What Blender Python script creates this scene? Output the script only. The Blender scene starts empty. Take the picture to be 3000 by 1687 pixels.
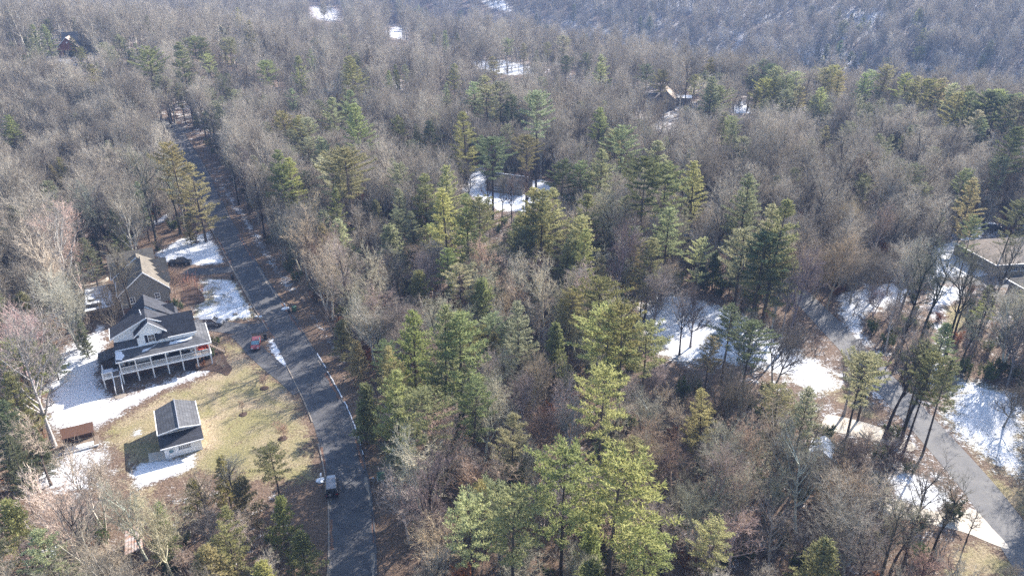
import bpy, math, random
import numpy as np
from mathutils import Vector, Matrix
random.seed(7); rng = np.random.default_rng(7)
S = bpy.context.scene; COL = S.collection
R = math.radians
# ---------------------------------------------------------------- camera, world, sun, exposure
F, HC, PITCH = 2150., 72., R(25.5)          # focal length in photo pixels (3000 wide), camera height, downward pitch
cd = bpy.data.cameras.new('camera'); cam = bpy.data.objects.new('camera', cd); COL.objects.link(cam)
cd.sensor_width = 36; cd.lens = 36*F/3000; cd.clip_start = 1; cd.clip_end = 6000
cam.location = (0, 0, HC); cam.rotation_euler = (math.pi/2-PITCH, 0, 0); S.camera = cam
SUN_AZ, SUN_EL = R(40), R(31)               # azimuth measured from +y towards +x
w = bpy.data.worlds.new('World'); S.world = w; w.use_nodes = True
nt = w.node_tree; bg = nt.nodes['Background']
sky = nt.nodes.new('ShaderNodeTexSky'); sky.sky_type = 'NISHITA'; sky.sun_disc = False
sky.sun_elevation = SUN_EL; sky.sun_rotation = SUN_AZ; sky.air_density = 1.0; sky.dust_density = 1.0
nt.links.new(sky.outputs[0], bg.inputs[0]); bg.inputs[1].default_value = 0.115
sl = bpy.data.lights.new('sun', 'SUN'); sl.energy = 5.0; sl.angle = R(0.5); sl.color = (1, .93, .84)
so = bpy.data.objects.new('sun', sl); COL.objects.link(so)
sd = Vector((math.sin(SUN_AZ)*math.cos(SUN_EL), math.cos(SUN_AZ)*math.cos(SUN_EL), math.sin(SUN_EL)))
so.rotation_euler = sd.to_track_quat('Z', 'Y').to_euler(); so.location = (60, 60, 120)
S.view_settings.view_transform = 'Standard'; S.view_settings.look = 'None'
S.view_settings.exposure = 1.75; S.view_settings.gamma = 1
cy = S.cycles; cy.max_bounces = 4; cy.diffuse_bounces = 2; cy.glossy_bounces = 2; cy.transmission_bounces = 2
cy.volume_bounces = 0; cy.transparent_max_bounces = 4; cy.use_denoising = False; cy.sample_clamp_indirect = 3
cy.use_adaptive_sampling = True; cy.adaptive_threshold = 0.02

# ---------------------------------------------------------------- terrain height and photo-to-ground mapping
def sm(t): t = np.clip(t, 0, 1); return t*t*(3-2*t)
def th(x, y):
    x = np.asarray(x, float); y = np.asarray(y, float)
    s = .721*x+.694*y-325
    z = -44*sm((s-15)/120)*sm((x+260)/300) + np.minimum(np.clip(s-150, 0, 900)*.24*sm((s-150)/140), 105+.02*s)
    z = z+20*np.exp(-(((x+240)/120)**2+((y-400)/110)**2))
    z = z+1.5*np.sin(x*.021+1)*np.sin(y*.017)*sm((y-240)/80)
    return z
CP, SP = math.cos(PITCH), math.sin(PITCH)
def ray(px, py):
    a = (px-1500)/F; b = (py-843.5)/F
    return (a, CP-b*SP, -(SP+b*CP))
def at(px, py, h=0.):
    """world point where the photo pixel meets the surface h metres above the ground"""
    r = ray(px, py)
    t = 40.
    z0 = max(-60, 0)
    while t < 2200:
        x, y, z = r[0]*t, r[1]*t, HC+r[2]*t
        if z <= float(th(x, y))+h: break
        t += 6 if t > 200 else 2
    lo, hi = t-6, t
    for _ in range(14):
        m = (lo+hi)/2
        if HC+r[2]*m <= float(th(r[0]*m, r[1]*m))+h: hi = m
        else: lo = m
    return (r[0]*hi, r[1]*hi)
def ad(x, y, h=0.): return at(x*1.16460, y*1.16425, h)   # same for readings on the 2576-wide view
def pix(x, y, z):
    x = np.asarray(x, float); y = np.asarray(y, float); z = np.asarray(z, float)-HC
    f = y*CP-z*SP; u = y*SP+z*CP
    f = np.maximum(f, 1)
    return 1500+F*x/f, 843.5-F*u/f
def inpoly(x, y, poly):
    x = np.asarray(x, float); y = np.asarray(y, float); r = np.zeros(x.shape, bool)
    n = len(poly)
    for i in range(n):
        x1, y1 = poly[i]; x2, y2 = poly[(i+1) % n]
        if y1 == y2: continue
        c = ((y1 > y) != (y2 > y)) & (x < (x2-x1)*(y-y1)/(y2-y1)+x1)
        r ^= c
    return r
def sdist(x, y, poly):
    d = np.full(x.shape, 1e9); n = len(poly)
    for i in range(n):
        ax, ay = poly[i]; bx, by = poly[(i+1) % n]
        vx, vy = bx-ax, by-ay; L = vx*vx+vy*vy+1e-9
        t = np.clip(((x-ax)*vx+(y-ay)*vy)/L, 0, 1)
        d = np.minimum(d, np.hypot(x-ax-t*vx, y-ay-t*vy))
    return np.where(inpoly(x, y, poly), -d, d)

# ---------------------------------------------------------------- materials
def mat(name, col, rough=.8, spec=.2, metal=0., noise=None, bump=None, coord='Object'):
    m = bpy.data.materials.new(name); m.use_nodes = True; N = m.node_tree.nodes; L = m.node_tree.links
    b = N['Principled BSDF']; b.inputs['Roughness'].default_value = rough
    b.inputs['Specular IOR Level'].default_value = spec; b.inputs['Metallic'].default_value = metal
    b.inputs['Base Color'].default_value = (*col, 1)
    tc = N.new('ShaderNodeTexCoord')
    if noise:
        sc, amt, col2 = noise
        n = N.new('ShaderNodeTexNoise'); n.inputs['Scale'].default_value = sc; n.inputs['Detail'].default_value = 6
        n.inputs['Roughness'].default_value = .65
        L.new(tc.outputs[coord], n.inputs['Vector'])
        r = N.new('ShaderNodeMapRange'); r.inputs[1].default_value = .5-.25*(1/amt if amt > 1 else 1); r.inputs[2].default_value = .5+.25*(1/amt if amt > 1 else 1)
        L.new(n.outputs[0], r.inputs[0])
        mx = N.new('ShaderNodeMix'); mx.data_type = 'RGBA'
        mx.inputs[6].default_value = (*col, 1); mx.inputs[7].default_value = (*col2, 1)
        L.new(r.outputs[0], mx.inputs[0]); L.new(mx.outputs[2], b.inputs['Base Color'])
        if bump:
            bp = N.new('ShaderNodeBump'); bp.inputs['Strength'].default_value = bump; bp.inputs['Distance'].default_value = .05
            L.new(n.outputs[0], bp.inputs['Height']); L.new(bp.outputs[0], b.inputs['Normal'])
    return m
def stripes(name, col, col2, scale, axis=2, rough=.7, duty=.12, bump=.5, noisecol=None):
    """horizontal boards / courses: thin dark line every 1/scale metre along a local axis"""
    m = mat(name, col, rough); N = m.node_tree.nodes; L = m.node_tree.links; b = N['Principled BSDF']
    tc = [n for n in N if n.type == 'TEX_COORD'][0]
    sx = N.new('ShaderNodeSeparateXYZ'); L.new(tc.outputs['Object'], sx.inputs[0])
    mu = N.new('ShaderNodeMath'); mu.operation = 'MULTIPLY'; mu.inputs[1].default_value = scale; L.new(sx.outputs[axis], mu.inputs[0])
    fr = N.new('ShaderNodeMath'); fr.operation = 'FRACT'; L.new(mu.outputs[0], fr.inputs[0])
    lt = N.new('ShaderNodeMath'); lt.operation = 'LESS_THAN'; lt.inputs[1].default_value = duty; L.new(fr.outputs[0], lt.inputs[0])
    n = N.new('ShaderNodeTexNoise'); n.inputs['Scale'].default_value = 1.3; n.inputs['Detail'].default_value = 8; L.new(tc.outputs['Object'], n.inputs['Vector'])
    mx = N.new('ShaderNodeMix'); mx.data_type = 'RGBA'; mx.inputs[6].default_value = (*[c*.85 for c in (noisecol or col)], 1); mx.inputs[7].default_value = (*col, 1)
    L.new(n.outputs[0], mx.inputs[0])
    m2 = N.new('ShaderNodeMix'); m2.data_type = 'RGBA'; m2.inputs[7].default_value = (*col2, 1)
    L.new(lt.outputs[0], m2.inputs[0]); L.new(mx.outputs[2], m2.inputs[6]); L.new(m2.outputs[2], b.inputs['Base Color'])
    bp = N.new('ShaderNodeBump'); bp.inputs['Strength'].default_value = bump; bp.inputs['Distance'].default_value = .03
    L.new(fr.outputs[0], bp.inputs['Height']); L.new(bp.outputs[0], b.inputs['Normal'])
    return m
def brickmat(name, c1, c2, mortar, scale, rough=.85, bw=.5, bh=.25, ms=.02):
    m = mat(name, c1, rough); N = m.node_tree.nodes; L = m.node_tree.links; b = N['Principled BSDF']
    tc = [n for n in N if n.type == 'TEX_COORD'][0]
    sx = N.new('ShaderNodeSeparateXYZ'); L.new(tc.outputs['Object'], sx.inputs[0])
    ad_ = N.new('ShaderNodeMath'); L.new(sx.outputs[0], ad_.inputs[0]); L.new(sx.outputs[1], ad_.inputs[1])
    cb = N.new('ShaderNodeCombineXYZ'); L.new(ad_.outputs[0], cb.inputs[0]); L.new(sx.outputs[2], cb.inputs[1])
    t = N.new('ShaderNodeTexBrick'); t.inputs['Scale'].default_value = scale; t.inputs['Color1'].default_value = (*c1, 1)
    t.inputs['Color2'].default_value = (*c2, 1); t.inputs['Mortar'].default_value = (*mortar, 1)
    t.inputs['Brick Width'].default_value = bw; t.inputs['Row Height'].default_value = bh; t.inputs['Mortar Size'].default_value = ms
    L.new(cb.outputs[0], t.inputs['Vector'])
    n = N.new('ShaderNodeTexNoise'); n.inputs['Scale'].default_value = .8; n.inputs['Detail'].default_value = 8; L.new(tc.outputs['Object'], n.inputs['Vector'])
    mr = N.new('ShaderNodeMapRange'); mr.inputs[1].default_value = .3; mr.inputs[2].default_value = .7; mr.inputs[3].default_value = .75; mr.inputs[4].default_value = 1.2
    L.new(n.outputs[0], mr.inputs[0])
    mx = N.new('ShaderNodeMix'); mx.data_type = 'RGBA'; mx.blend_type = 'MULTIPLY'; mx.inputs[0].default_value = 1
    L.new(t.outputs[0], mx.inputs[6]); L.new(mr.outputs[0], mx.inputs[7]); L.new(mx.outputs[2], b.inputs['Base Color'])
    return m
def leafmat(name, c1, c2, trans=.35, vary=.35, bark=False):
    """plant colour: varies from plant to plant (Object Info random and object colour) and from clump to clump"""
    m = bpy.data.materials.new(name); m.use_nodes = True; N = m.node_tree.nodes; L = m.node_tree.links
    out = N['Material Output']; N.remove(N['Principled BSDF'])
    tc = N.new('ShaderNodeTexCoord'); oi = N.new('ShaderNodeObjectInfo')
    n = N.new('ShaderNodeTexNoise'); n.inputs['Scale'].default_value = .7; n.inputs['Detail'].default_value = 3; L.new(tc.outputs['Object'], n.inputs['Vector'])
    add = N.new('ShaderNodeMath'); add.operation = 'MULTIPLY_ADD'; add.inputs[1].default_value = .9; L.new(oi.outputs['Random'], add.inputs[0]); L.new(n.outputs[0], add.inputs[2])
    mr = N.new('ShaderNodeMapRange'); mr.inputs[1].default_value = .4; mr.inputs[2].default_value = 1.5; L.new(add.outputs[0], mr.inputs[0])
    mx = N.new('ShaderNodeMix'); mx.data_type = 'RGBA'; mx.inputs[6].default_value = (*c1, 1); mx.inputs[7].default_value = (*c2, 1); L.new(mr.outputs[0], mx.inputs[0])
    mu = N.new('ShaderNodeMix'); mu.data_type = 'RGBA'; mu.blend_type = 'MULTIPLY'; mu.inputs[0].default_value = 1
    L.new(mx.outputs[2], mu.inputs[6]); L.new(oi.outputs['Color'], mu.inputs[7])
    fr = N.new('ShaderNodeMath'); fr.operation = 'MULTIPLY'; fr.inputs[1].default_value = 37.3; L.new(oi.outputs['Random'], fr.inputs[0])
    f2 = N.new('ShaderNodeMath'); f2.operation = 'FRACT'; L.new(fr.outputs[0], f2.inputs[0])
    f3 = N.new('ShaderNodeMapRange'); f3.inputs[3].default_value = 1-vary; f3.inputs[4].default_value = 1+vary*.9; L.new(f2.outputs[0], f3.inputs[0])
    mv = N.new('ShaderNodeMix'); mv.data_type = 'RGBA'; mv.blend_type = 'MULTIPLY'; mv.inputs[0].default_value = 1; L.new(mu.outputs[2], mv.inputs[6]); L.new(f3.outputs[0], mv.inputs[7]); mu = mv
    d = N.new('ShaderNodeBsdfDiffuse'); L.new(mu.outputs[2], d.inputs[0])
    if trans > 0:
        t = N.new('ShaderNodeBsdfTranslucent'); L.new(mu.outputs[2], t.inputs[0])
        s = N.new('ShaderNodeMixShader'); s.inputs[0].default_value = trans; L.new(d.outputs[0], s.inputs[1]); L.new(t.outputs[0], s.inputs[2]); L.new(s.outputs[0], out.inputs[0])
    else: L.new(d.outputs[0], out.inputs[0])
    return m
M = {}
M['asphalt'] = mat('asphalt', (.052, .052, .057), .85, .3, noise=(.5, 1.4, (.108, .106, .108)), bump=.2)
M['asphalt_old'] = mat('asphalt_old', (.115, .115, .12), .9, .2, noise=(.5, 1.2, (.175, .17, .165)), bump=.1)
M['concrete'] = mat('concrete', (.42, .38, .32), .85, .2, noise=(.6, 1, (.52, .47, .40)))
M['gravel'] = mat('gravel', (.2, .17, .14), .95, .1, noise=(1.5, 1, (.3, .26, .22)))
M['snow'] = mat('snow', (.72, .74, .78), .7, .3, noise=(2, 1, (.6, .64, .70)), bump=.6)
M['shingle_dark'] = brickmat('shingle_dark', (.034, .036, .045), (.052, .055, .066), (.024, .025, .03), 1, .8, .45, .16, .012)
M['shingle_grey'] = brickmat('shingle_grey', (.075, .078, .085), (.11, .112, .12), (.05, .05, .055), 1, .85, .45, .16, .012)
M['shingle_brown'] = brickmat('shingle_brown', (.13, .115, .095), (.18, .16, .13), (.08, .07, .06), 1, .85, .45, .16, .012)
M['shingle_tan'] = brickmat('shingle_tan', (.32, .26, .205), (.38, .31, .25), (.16, .13, .11), 1, .85, .45, .16, .012)
M['siding_white'] = stripes('siding_white', (.90, .91, .92), (.80, .82, .84), 6, duty=.1, bump=.15, noisecol=(1, 1, 1))
M['siding_taupe'] = stripes('siding_taupe', (.23, .215, .19), (.13, .12, .105), 5, duty=.12)
M['brick_red'] = brickmat('brick_red', (.27, .075, .05), (.20, .06, .045), (.3, .26, .22), 3)
M['brick_brown'] = brickmat('brick_brown', (.16, .085, .06), (.11, .06, .045), (.2, .17, .15), 3)
M['stone'] = brickmat('stone', (.25, .22, .19), (.17, .15, .13), (.3, .28, .25), 1.6)
M['white_paint'] = mat('white_paint', (.85, .85, .85), .5, .4, noise=(1.2, 1, (.76, .76, .76)))
M['navy'] = mat('navy', (.012, .016, .035), .5)
M['glass'] = mat('glass', (.03, .035, .042), .08, .7, noise=(.8, 1, (.06, .065, .075)))
M['glass_blue'] = mat('glass_blue', (.10, .2, .25), .05, .8, noise=(1, 1, (.14, .25, .3)))
M['deck_wood'] = stripes('deck_wood', (.24, .19, .15), (.07, .055, .045), 6, axis=1, duty=.15)
M['deck_grey'] = stripes('deck_grey', (.09, .08, .078), (.035, .03, .03), 6, axis=0, duty=.15)
M['wood_rust'] = stripes('wood_rust', (.13, .068, .045), (.06, .035, .025), 4, axis=0, duty=.15)
M['wood_old'] = stripes('wood_old', (.22, .17, .13), (.09, .07, .055), 5, axis=0, duty=.12)
M['tin'] = mat('tin', (.45, .44, .43), .55, .3, noise=(1.6, 1.6, (.34, .17, .10)))
M['litter'] = mat('litter', (.10, .055, .04), .95, .1, noise=(3, 1.5, (.24, .15, .11)), bump=.5)
M['black'] = mat('black', (.012, .012, .014), .5, .4, noise=(2, 1, (.02, .02, .022)))
M['rubber'] = mat('rubber', (.015, .015, .015), .9, .1, noise=(3, 1, (.03, .03, .03)))
M['steel'] = mat('steel', (.4, .4, .42), .35, .5, .6, noise=(3, 1, (.3, .3, .32)))
M['paint_red'] = mat('paint_red', (.19, .045, .052), .3, .5, .2, noise=(2, 1, (.20, .05, .055)))
M['paint_grey'] = mat('paint_grey', (.10, .115, .14), .25, .6, .35, noise=(2, 1, (.13, .145, .17)))
M['paint_black'] = mat('paint_black', (.01, .011, .013), .3, .6, noise=(2, 1, (.014, .015, .018)))
M['soft_top'] = stripes('soft_top', (.30, .31, .34), (.12, .125, .14), 5.5, axis=0, duty=.2)
M['hood_silver'] = mat('hood_silver', (.36, .37, .40), .3, .5, .3, noise=(2, 1, (.3, .31, .34)))
M['green_metal'] = mat('green_metal', (.05, .12, .08), .5, .4, noise=(2, 1, (.07, .15, .10)))
M['lamp_red'] = mat('lamp_red', (.35, .02, .02), .3, .6, noise=(5, 1, (.3, .015, .015)))
M['lamp_clear'] = mat('lamp_clear', (.6, .6, .58), .2, .6, noise=(5, 1, (.5, .5, .5)))
M['cushion_red'] = mat('cushion_red', (.4, .07, .04), .9, .1, noise=(3, 1, (.3, .05, .03)))
M['mulch'] = mat('mulch', (.035, .023, .02), .95, .1, noise=(5, 1.5, (.10, .07, .055)), bump=.8)
M['rock'] = mat('rock', (.2, .18, .16), .9, .2, noise=(2, 1, (.32, .3, .27)), bump=.5)
M['birch'] = mat('birch', (.62, .6, .56), .8, .2, noise=(3, 1.6, (.3, .28, .25)))
M['bark'] = leafmat('bark', (.30, .275, .235), (.50, .47, .41), 0, .25)
M['bark_dark'] = leafmat('bark_dark', (.060, .048, .042), (.10, .082, .070), 0)
M['twig'] = leafmat('twig', (.265, .228, .185), (.43, .385, .315), .2, .34)
M['needles'] = leafmat('needles', (.175, .19, .118), (.31, .31, .195), .45, .25)
M['scrub'] = leafmat('scrub', (.20, .145, .12), (.32, .25, .205), .15)
M['evergreen_leaf'] = leafmat('evergreen_leaf', (.06, .085, .035), (.13, .15, .06), .3)
M['dry_leaf'] = leafmat('dry_leaf', (.20, .085, .045), (.32, .15, .08), .3)

# ground: leaf litter, grass and snow blended by painted cover masks (vertex attribute), broken up by noise
def ground_material():
    m = bpy.data.materials.new('ground_cover'); m.use_nodes = True; N = m.node_tree.nodes; L = m.node_tree.links
    b = N['Principled BSDF']; b.inputs['Roughness'].default_value = .9; b.inputs['Specular IOR Level'].default_value = .15
    at_ = N.new('ShaderNodeAttribute'); at_.attribute_name = 'cover'
    sep = N.new('ShaderNodeSeparateColor'); L.new(at_.outputs['Color'], sep.inputs[0])
    geo = N.new('ShaderNodeNewGeometry')
    def noise(sc, det=6, rough=.65, dist=0):
        n = N.new('ShaderNodeTexNoise'); n.inputs['Scale'].default_value = sc; n.inputs['Detail'].default_value = det
        n.inputs['Roughness'].default_value = rough; n.inputs['Distortion'].default_value = dist
        L.new(geo.outputs['Position'], n.inputs['Vector']); return n.outputs[0]
    def ramp(src, stops):
        r = N.new('ShaderNodeValToRGB'); L.new(src, r.inputs[0]); e = r.color_ramp.elements
        while len(e) < len(stops): e.new(.5)
        for k, (p, c) in enumerate(stops): e[k].position = p; e[k].color = (*c, 1)
        return r.outputs[0]
    def mth(op, a, bb, cc=None):
        n = N.new('ShaderNodeMath'); n.operation = op
        for k, v in enumerate((a, bb, cc)):
            if v is None: continue
            if isinstance(v, (int, float)): n.inputs[k].default_value = v
            else: L.new(v, n.inputs[k])
        return n.outputs[0]
    def mix(f, a, bb):
        n = N.new('ShaderNodeMix'); n.data_type = 'RGBA'; L.new(f, n.inputs[0]); L.new(a, n.inputs[6]); L.new(bb, n.inputs[7]); return n.outputs[2]
    fine = noise(2.6, 8, .75); mid = noise(.45, 6, .65, .4); big = noise(.11, 6, .65, .8)
    litter = ramp(fine, [(.3, (.040, .026, .021)), (.48, (.11, .072, .056)), (.6, (.19, .128, .10)), (.72, (.30, .23, .19))])
    litter2 = ramp(fine, [(.3, (.055, .035, .020)), (.5, (.145, .105, .07)), (.7, (.24, .185, .13))])
    lit = mix(mid, litter, litter2)
    grass = mix(mth('MULTIPLY_ADD', big, 4.2, -1.7),
                ramp(fine, [(.3, (.12, .11, .050)), (.5, (.20, .178, .085)), (.7, (.30, .26, .14))]),
                ramp(fine, [(.3, (.15, .11, .072)), (.45, (.26, .20, .135)), (.6, (.36, .29, .205)), (.72, (.46, .39, .28))]))
    def cover(val, soft, k):      # mask value against noise -> ragged edge
        t = mth('ADD', mth('MULTIPLY', fine, .55), mth('MULTIPLY', mid, .45))
        d = mth('ADD', mth('MULTIPLY', mth('SUBTRACT', t, .5), 4.2), mth('SUBTRACT', mth('MULTIPLY', val, 2.0), 1.0))
        n = N.new('ShaderNodeMapRange'); n.interpolation_type = 'SMOOTHSTEP'; L.new(d, n.inputs[0]); n.inputs[1].default_value = -soft; n.inputs[2].default_value = soft
        return n.outputs[0]
    c = mix(cover(sep.outputs[1], .25, 0), lit, grass)
    mul = N.new('ShaderNodeRGB'); mul.outputs[0].default_value = (.05, .03, .024, 1)
    c = mix(cover(sep.outputs[2], .2, 0), c, mul.outputs[0])
    sn = ramp(fine, [(.3, (.55, .57, .62)), (.5, (.68, .70, .74)), (.7, (.78, .79, .82))])
    fs = cover(sep.outputs[0], .26, 0)
    c = mix(fs, c, sn)
    L.new(c, b.inputs['Base Color'])
    bp = N.new('ShaderNodeBump'); bp.inputs['Strength'].default_value = .8; bp.inputs['Distance'].default_value = .25
    L.new(mth('ADD', fine, mth('MULTIPLY', fs, .3)), bp.inputs['Height']); L.new(bp.outputs[0], b.inputs['Normal'])
    return m
M['ground'] = ground_material()

# ---------------------------------------------------------------- object helpers
def tag(o, label=None, cat=None, group=None, kind=None):
    if label: o['label'] = label
    if cat: o['category'] = cat
    if group: o['group'] = group
    if kind: o['kind'] = kind
    return o
def link(o, parent=None):
    COL.objects.link(o)
    if parent: o.parent = parent
    return o
def empty(name, x, y, rz=0, z=None):
    o = bpy.data.objects.new(name, None); COL.objects.link(o)
    o.location = (x, y, float(th(x, y)) if z is None else z); o.rotation_euler = (0, 0, rz); o.empty_display_size = .3
    return o
class MB:
    def __init__(s): s.v = []; s.f = []
    def add(s, vs, fs): n = len(s.v); s.v += [tuple(p) for p in vs]; s.f += [tuple(i+n for i in q) for q in fs]; return s
    def box(s, x0, x1, y0, y1, z0, z1):
        vs = [(x, y, z) for z in (z0, z1) for y in (y0, y1) for x in (x0, x1)]
        return s.add(vs, [(0, 2, 3, 1), (4, 5, 7, 6), (0, 1, 5, 4), (2, 6, 7, 3), (0, 4, 6, 2), (1, 3, 7, 5)])
    def prism(s, pts, off):      # polygon extruded by vector
        n = len(pts); vs = list(pts)+[tuple(a+b for a, b in zip(p, off)) for p in pts]
        return s.add(vs, [tuple(range(n-1, -1, -1)), tuple(range(n, 2*n))]+[(i, (i+1) % n, n+(i+1) % n, n+i) for i in range(n)])
    def tube(s, a, b, r0, r1=None, n=8):
        r1 = r0 if r1 is None else r1; a = Vector(a); b = Vector(b); d = (b-a).normalized()
        u = d.orthogonal().normalized(); v = d.cross(u)
        vs = [a+(u*math.cos(t)+v*math.sin(t))*r0 for t in [2*math.pi*k/n for k in range(n)]]+[b+(u*math.cos(t)+v*math.sin(t))*r1 for t in [2*math.pi*k/n for k in range(n)]]
        return s.add(vs, [(i, (i+1) % n, n+(i+1) % n, n+i) for i in range(n)]+[tuple(range(n-1, -1, -1)), tuple(range(n, 2*n))])
    def loft(s, rings):
        n = len(rings[0]); vs = [p for r in rings for p in r]; fs = []
        for k in range(len(rings)-1):
            for i in range(n): fs.append((k*n+i, k*n+(i+1) % n, (k+1)*n+(i+1) % n, (k+1)*n+i))
        fs += [tuple(range(n-1, -1, -1)), tuple(range((len(rings)-1)*n, len(rings)*n))]
        return s.add(vs, fs)
    def blob(s, c, r, seed=0, sub=2, rough=.3):
        import bmesh
        bm = bmesh.new(); bmesh.ops.create_icosphere(bm, subdivisions=sub, radius=1)
        rr = random.Random(seed)
        for v in bm.verts:
            k = 1+rr.uniform(-rough, rough); v.co = Vector((c[0]+v.co.x*r[0]*k, c[1]+v.co.y*r[1]*k, c[2]+v.co.z*r[2]*k))
        s.add([v.co for v in bm.verts], [tuple(v.index for v in f.verts) for f in bm.faces]); bm.free(); return s
    def build(s, name, m, parent=None, smooth=False, label=None, bevel=0):
        me = bpy.data.meshes.new(name); me.from_pydata(s.v, [], s.f); me.materials.append(M[m]); me.update()
        if smooth: me.shade_smooth()
        o = bpy.data.objects.new(name, me); link(o, parent)
        if label: o['label'] = label
        if bevel:
            b = o.modifiers.new('bevel', 'BEVEL'); b.width = bevel; b.segments = 2; b.limit_method = 'ANGLE'
        return o
def slab(mb, pts, t=.16): return mb.prism(pts, (0, 0, -t))
# gable roof: ridge along y ('y') or x; pts in local metres
def gable(mb, x0, x1, y0, y1, zl, zr_, zr, xr, t=.16, axis='y'):
    """two sloping slabs; xr is the ridge position across; zl, zr_ eave heights left/right; zr ridge height"""
    for (a, za) in ((x0, zl), (x1, zr_)):
        p = [(a, y0, za), (xr, y0, zr), (xr, y1, zr), (a, y1, za)]
        if axis == 'x': p = [(q[1], q[0], q[2]) for q in p]
        slab(mb, p, t)
def gbody(mb, x0, x1, y0, y1, z0, zl, zr_, zr, xr, axis='y'):
    p = [(x0, y0, z0), (x1, y0, z0), (x1, y0, zr_), (xr, y0, zr), (x0, y0, zl)]
    if axis == 'x': mb.prism([(q[1], q[0], q[2]) for q in p], (y1-y0, 0, 0))
    else: mb.prism(p, (0, y1-y0, 0))
def window(parent, c, wdt, hgt, nrm='y-', frame='white_paint', bars=(1, 1), glass='glass', shutters=None):
    """window in a wall facing -y (or +x, -x): frame with sill and muntins, pane as sub-part"""
    x, y, z = c; fr = MB(); d = .06; b = .07
    def bx(a0, a1, z0, z1, e0, e1, mb):
        if nrm == 'y-': mb.box(x+a0, x+a1, y-e1, y-e0, z0, z1)
        elif nrm == 'x+': mb.box(x+e0, x+e1, y+a0, y+a1, z0, z1)
        else: mb.box(x-e1, x-e0, y+a0, y+a1, z0, z1)
    h = wdt/2
    bx(-h, -h+b, z, z+hgt, 0, d, fr); bx(h-b, h, z, z+hgt, 0, d, fr); bx(-h+b, h-b, z, z+b, 0, d, fr); bx(-h+b, h-b, z+hgt-b, z+hgt, 0, d, fr)
    bx(-h-.05, h+.05, z-.06, z-.002, 0, d+.04, fr)
    for k in range(1, bars[0]+1):
        q = -h+k*wdt/(bars[0]+1); bx(q-.025, q+.025, z+b, z+hgt-b, .01, d-.01, fr)
    for k in range(1, bars[1]+1):
        q = z+k*hgt/(bars[1]+1); bx(-h+b, h-b, q-.025, q+.025, .012, d-.012, fr)
    f = fr.build('window', frame, parent)
    g = MB(); bx(-h+b, h-b, z+b, z+hgt-b, .002, .02, g); g.build('pane', glass, f)
    if shutters:
        for sgn in (-1, 1):
            s_ = MB(); a = sgn*(h+.27); bx(a-.22, a+.22, z-.02, z+hgt+.02, 0, .05, s_); s_.build('shutter', shutters, parent)
def railing(parent, a, b, z, h=.95, mat_='white_paint', step=.13, name='railing'):
    a = Vector(a); b = Vector(b); L_ = (b-a).length; d = (b-a)/L_; mb = MB(); nx, ny = -d.y*.03, d.x*.03
    def bar(p, q, z0, z1, wd=1):
        mb.prism([(p.x-nx*wd, p.y-ny*wd, z0), (q.x-nx*wd, q.y-ny*wd, z0), (q.x+nx*wd, q.y+ny*wd, z0), (p.x+nx*wd, p.y+ny*wd, z0)], (0, 0, z1-z0))
    bar(a, b, z+h-.08, z+h, 1.3); bar(a, b, z+.08, z+.16, 1.1)
    n = int(L_/step)
    for k in range(n):
        c = a+d*((k+.5)*L_/n); bar(c-d*.022, c+d*.022, z+.16, z+h-.08, .7)
    return mb.build(name, mat_, parent)

# ---------------------------------------------------------------- screen regions that stay open, ground cover polygons (2576-wide view readings)
P_ = {}
P_['snow_yard'] = [(150,880),(205,850),(262,805),(272,860),(262,960),(290,1000),(420,955),(545,915),(540,935),(470,965),(400,990),(300,1048),(248,1080),(150,1090),(105,1060),(108,980),(130,920)]
P_['snow_garage'] = [(330,1165),(385,1158),(500,1138),(492,1175),(430,1200),(345,1235),(325,1200)]
P_['snow_left'] = [(150,1120),(250,1100),(298,1130),(300,1160),(270,1240),(180,1260),(60,1250),(20,1240),(90,1180)]
P_['snow_shade'] = [(330,1065),(372,1080),(350,1110),(325,1100)]
P_['lawn'] = [(240,1085),(300,1048),(400,990),(470,965),(545,925),(560,900),(545,850),(570,845),(610,860),(640,905),(690,940),(735,960),(765,1020),(795,1110),(812,1200),(740,1230),(600,1215),(500,1200),(420,1205),(300,1240),(300,1150),(255,1120)]
P_['lawn_low'] = [(310,1170),(400,1210),(395,1260),(330,1300),(300,1270)]
P_['snow_up'] = [(385,640),(450,600),(528,583),(570,664),(500,668),(455,668),(400,655)]
P_['snow_up2'] = [(375,560),(430,530),(440,540),(380,580)]
P_['snow_mid'] = [(500,702),(540,700),(592,705),(650,800),(560,812),(480,800),(500,760)]
P_['green_mid'] = [(495,715),(545,712),(560,760),(520,775),(490,775)]
P_['snow_wedge'] = [(668,852),(690,850),(735,945),(705,930)]
P_['verge_snow'] = [(500,430),(520,430),(600,560),(700,720),(760,770),(860,950),(905,960),(850,850),(760,730),(680,620),(600,500),(540,430)]
P_['verge_leaf'] = [(880,960),(945,960),(1000,1230),(1010,1449),(945,1449),(940,1300)]
P_['leaf_up'] = [(330,630),(420,540),(480,510),(520,560),(470,595),(390,640)]
P_['yard_lo'] = [(745,1235),(825,1215),(828,1449),(745,1449)]
P_['clear_mid'] = [(1160,480),(1190,420),(1215,412),(1232,440),(1255,470),(1300,465),(1350,450),(1385,455),(1395,490),(1350,520),(1320,535),(1250,530),(1200,505)]
P_['clear_r'] = [(1590,775),(1625,745),(1686,732),(1760,748),(1819,765),(1922,802),(1975,845),(2025,880),(2080,915),(2135,942),(2143,1001),(2040,1003),(1952,950),(1880,925),(1800,915),(1723,925),(1650,900),(1600,830)]
P_['snow_r1'] = [(2090,740),(2240,705),(2310,730),(2290,770),(2180,800),(2200,860),(2260,900),(2200,900),(2110,830)]
P_['snow_r2'] = [(2345,620),(2420,600),(2455,560),(2490,560),(2455,640),(2520,690),(2470,700),(2345,700)]
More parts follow.
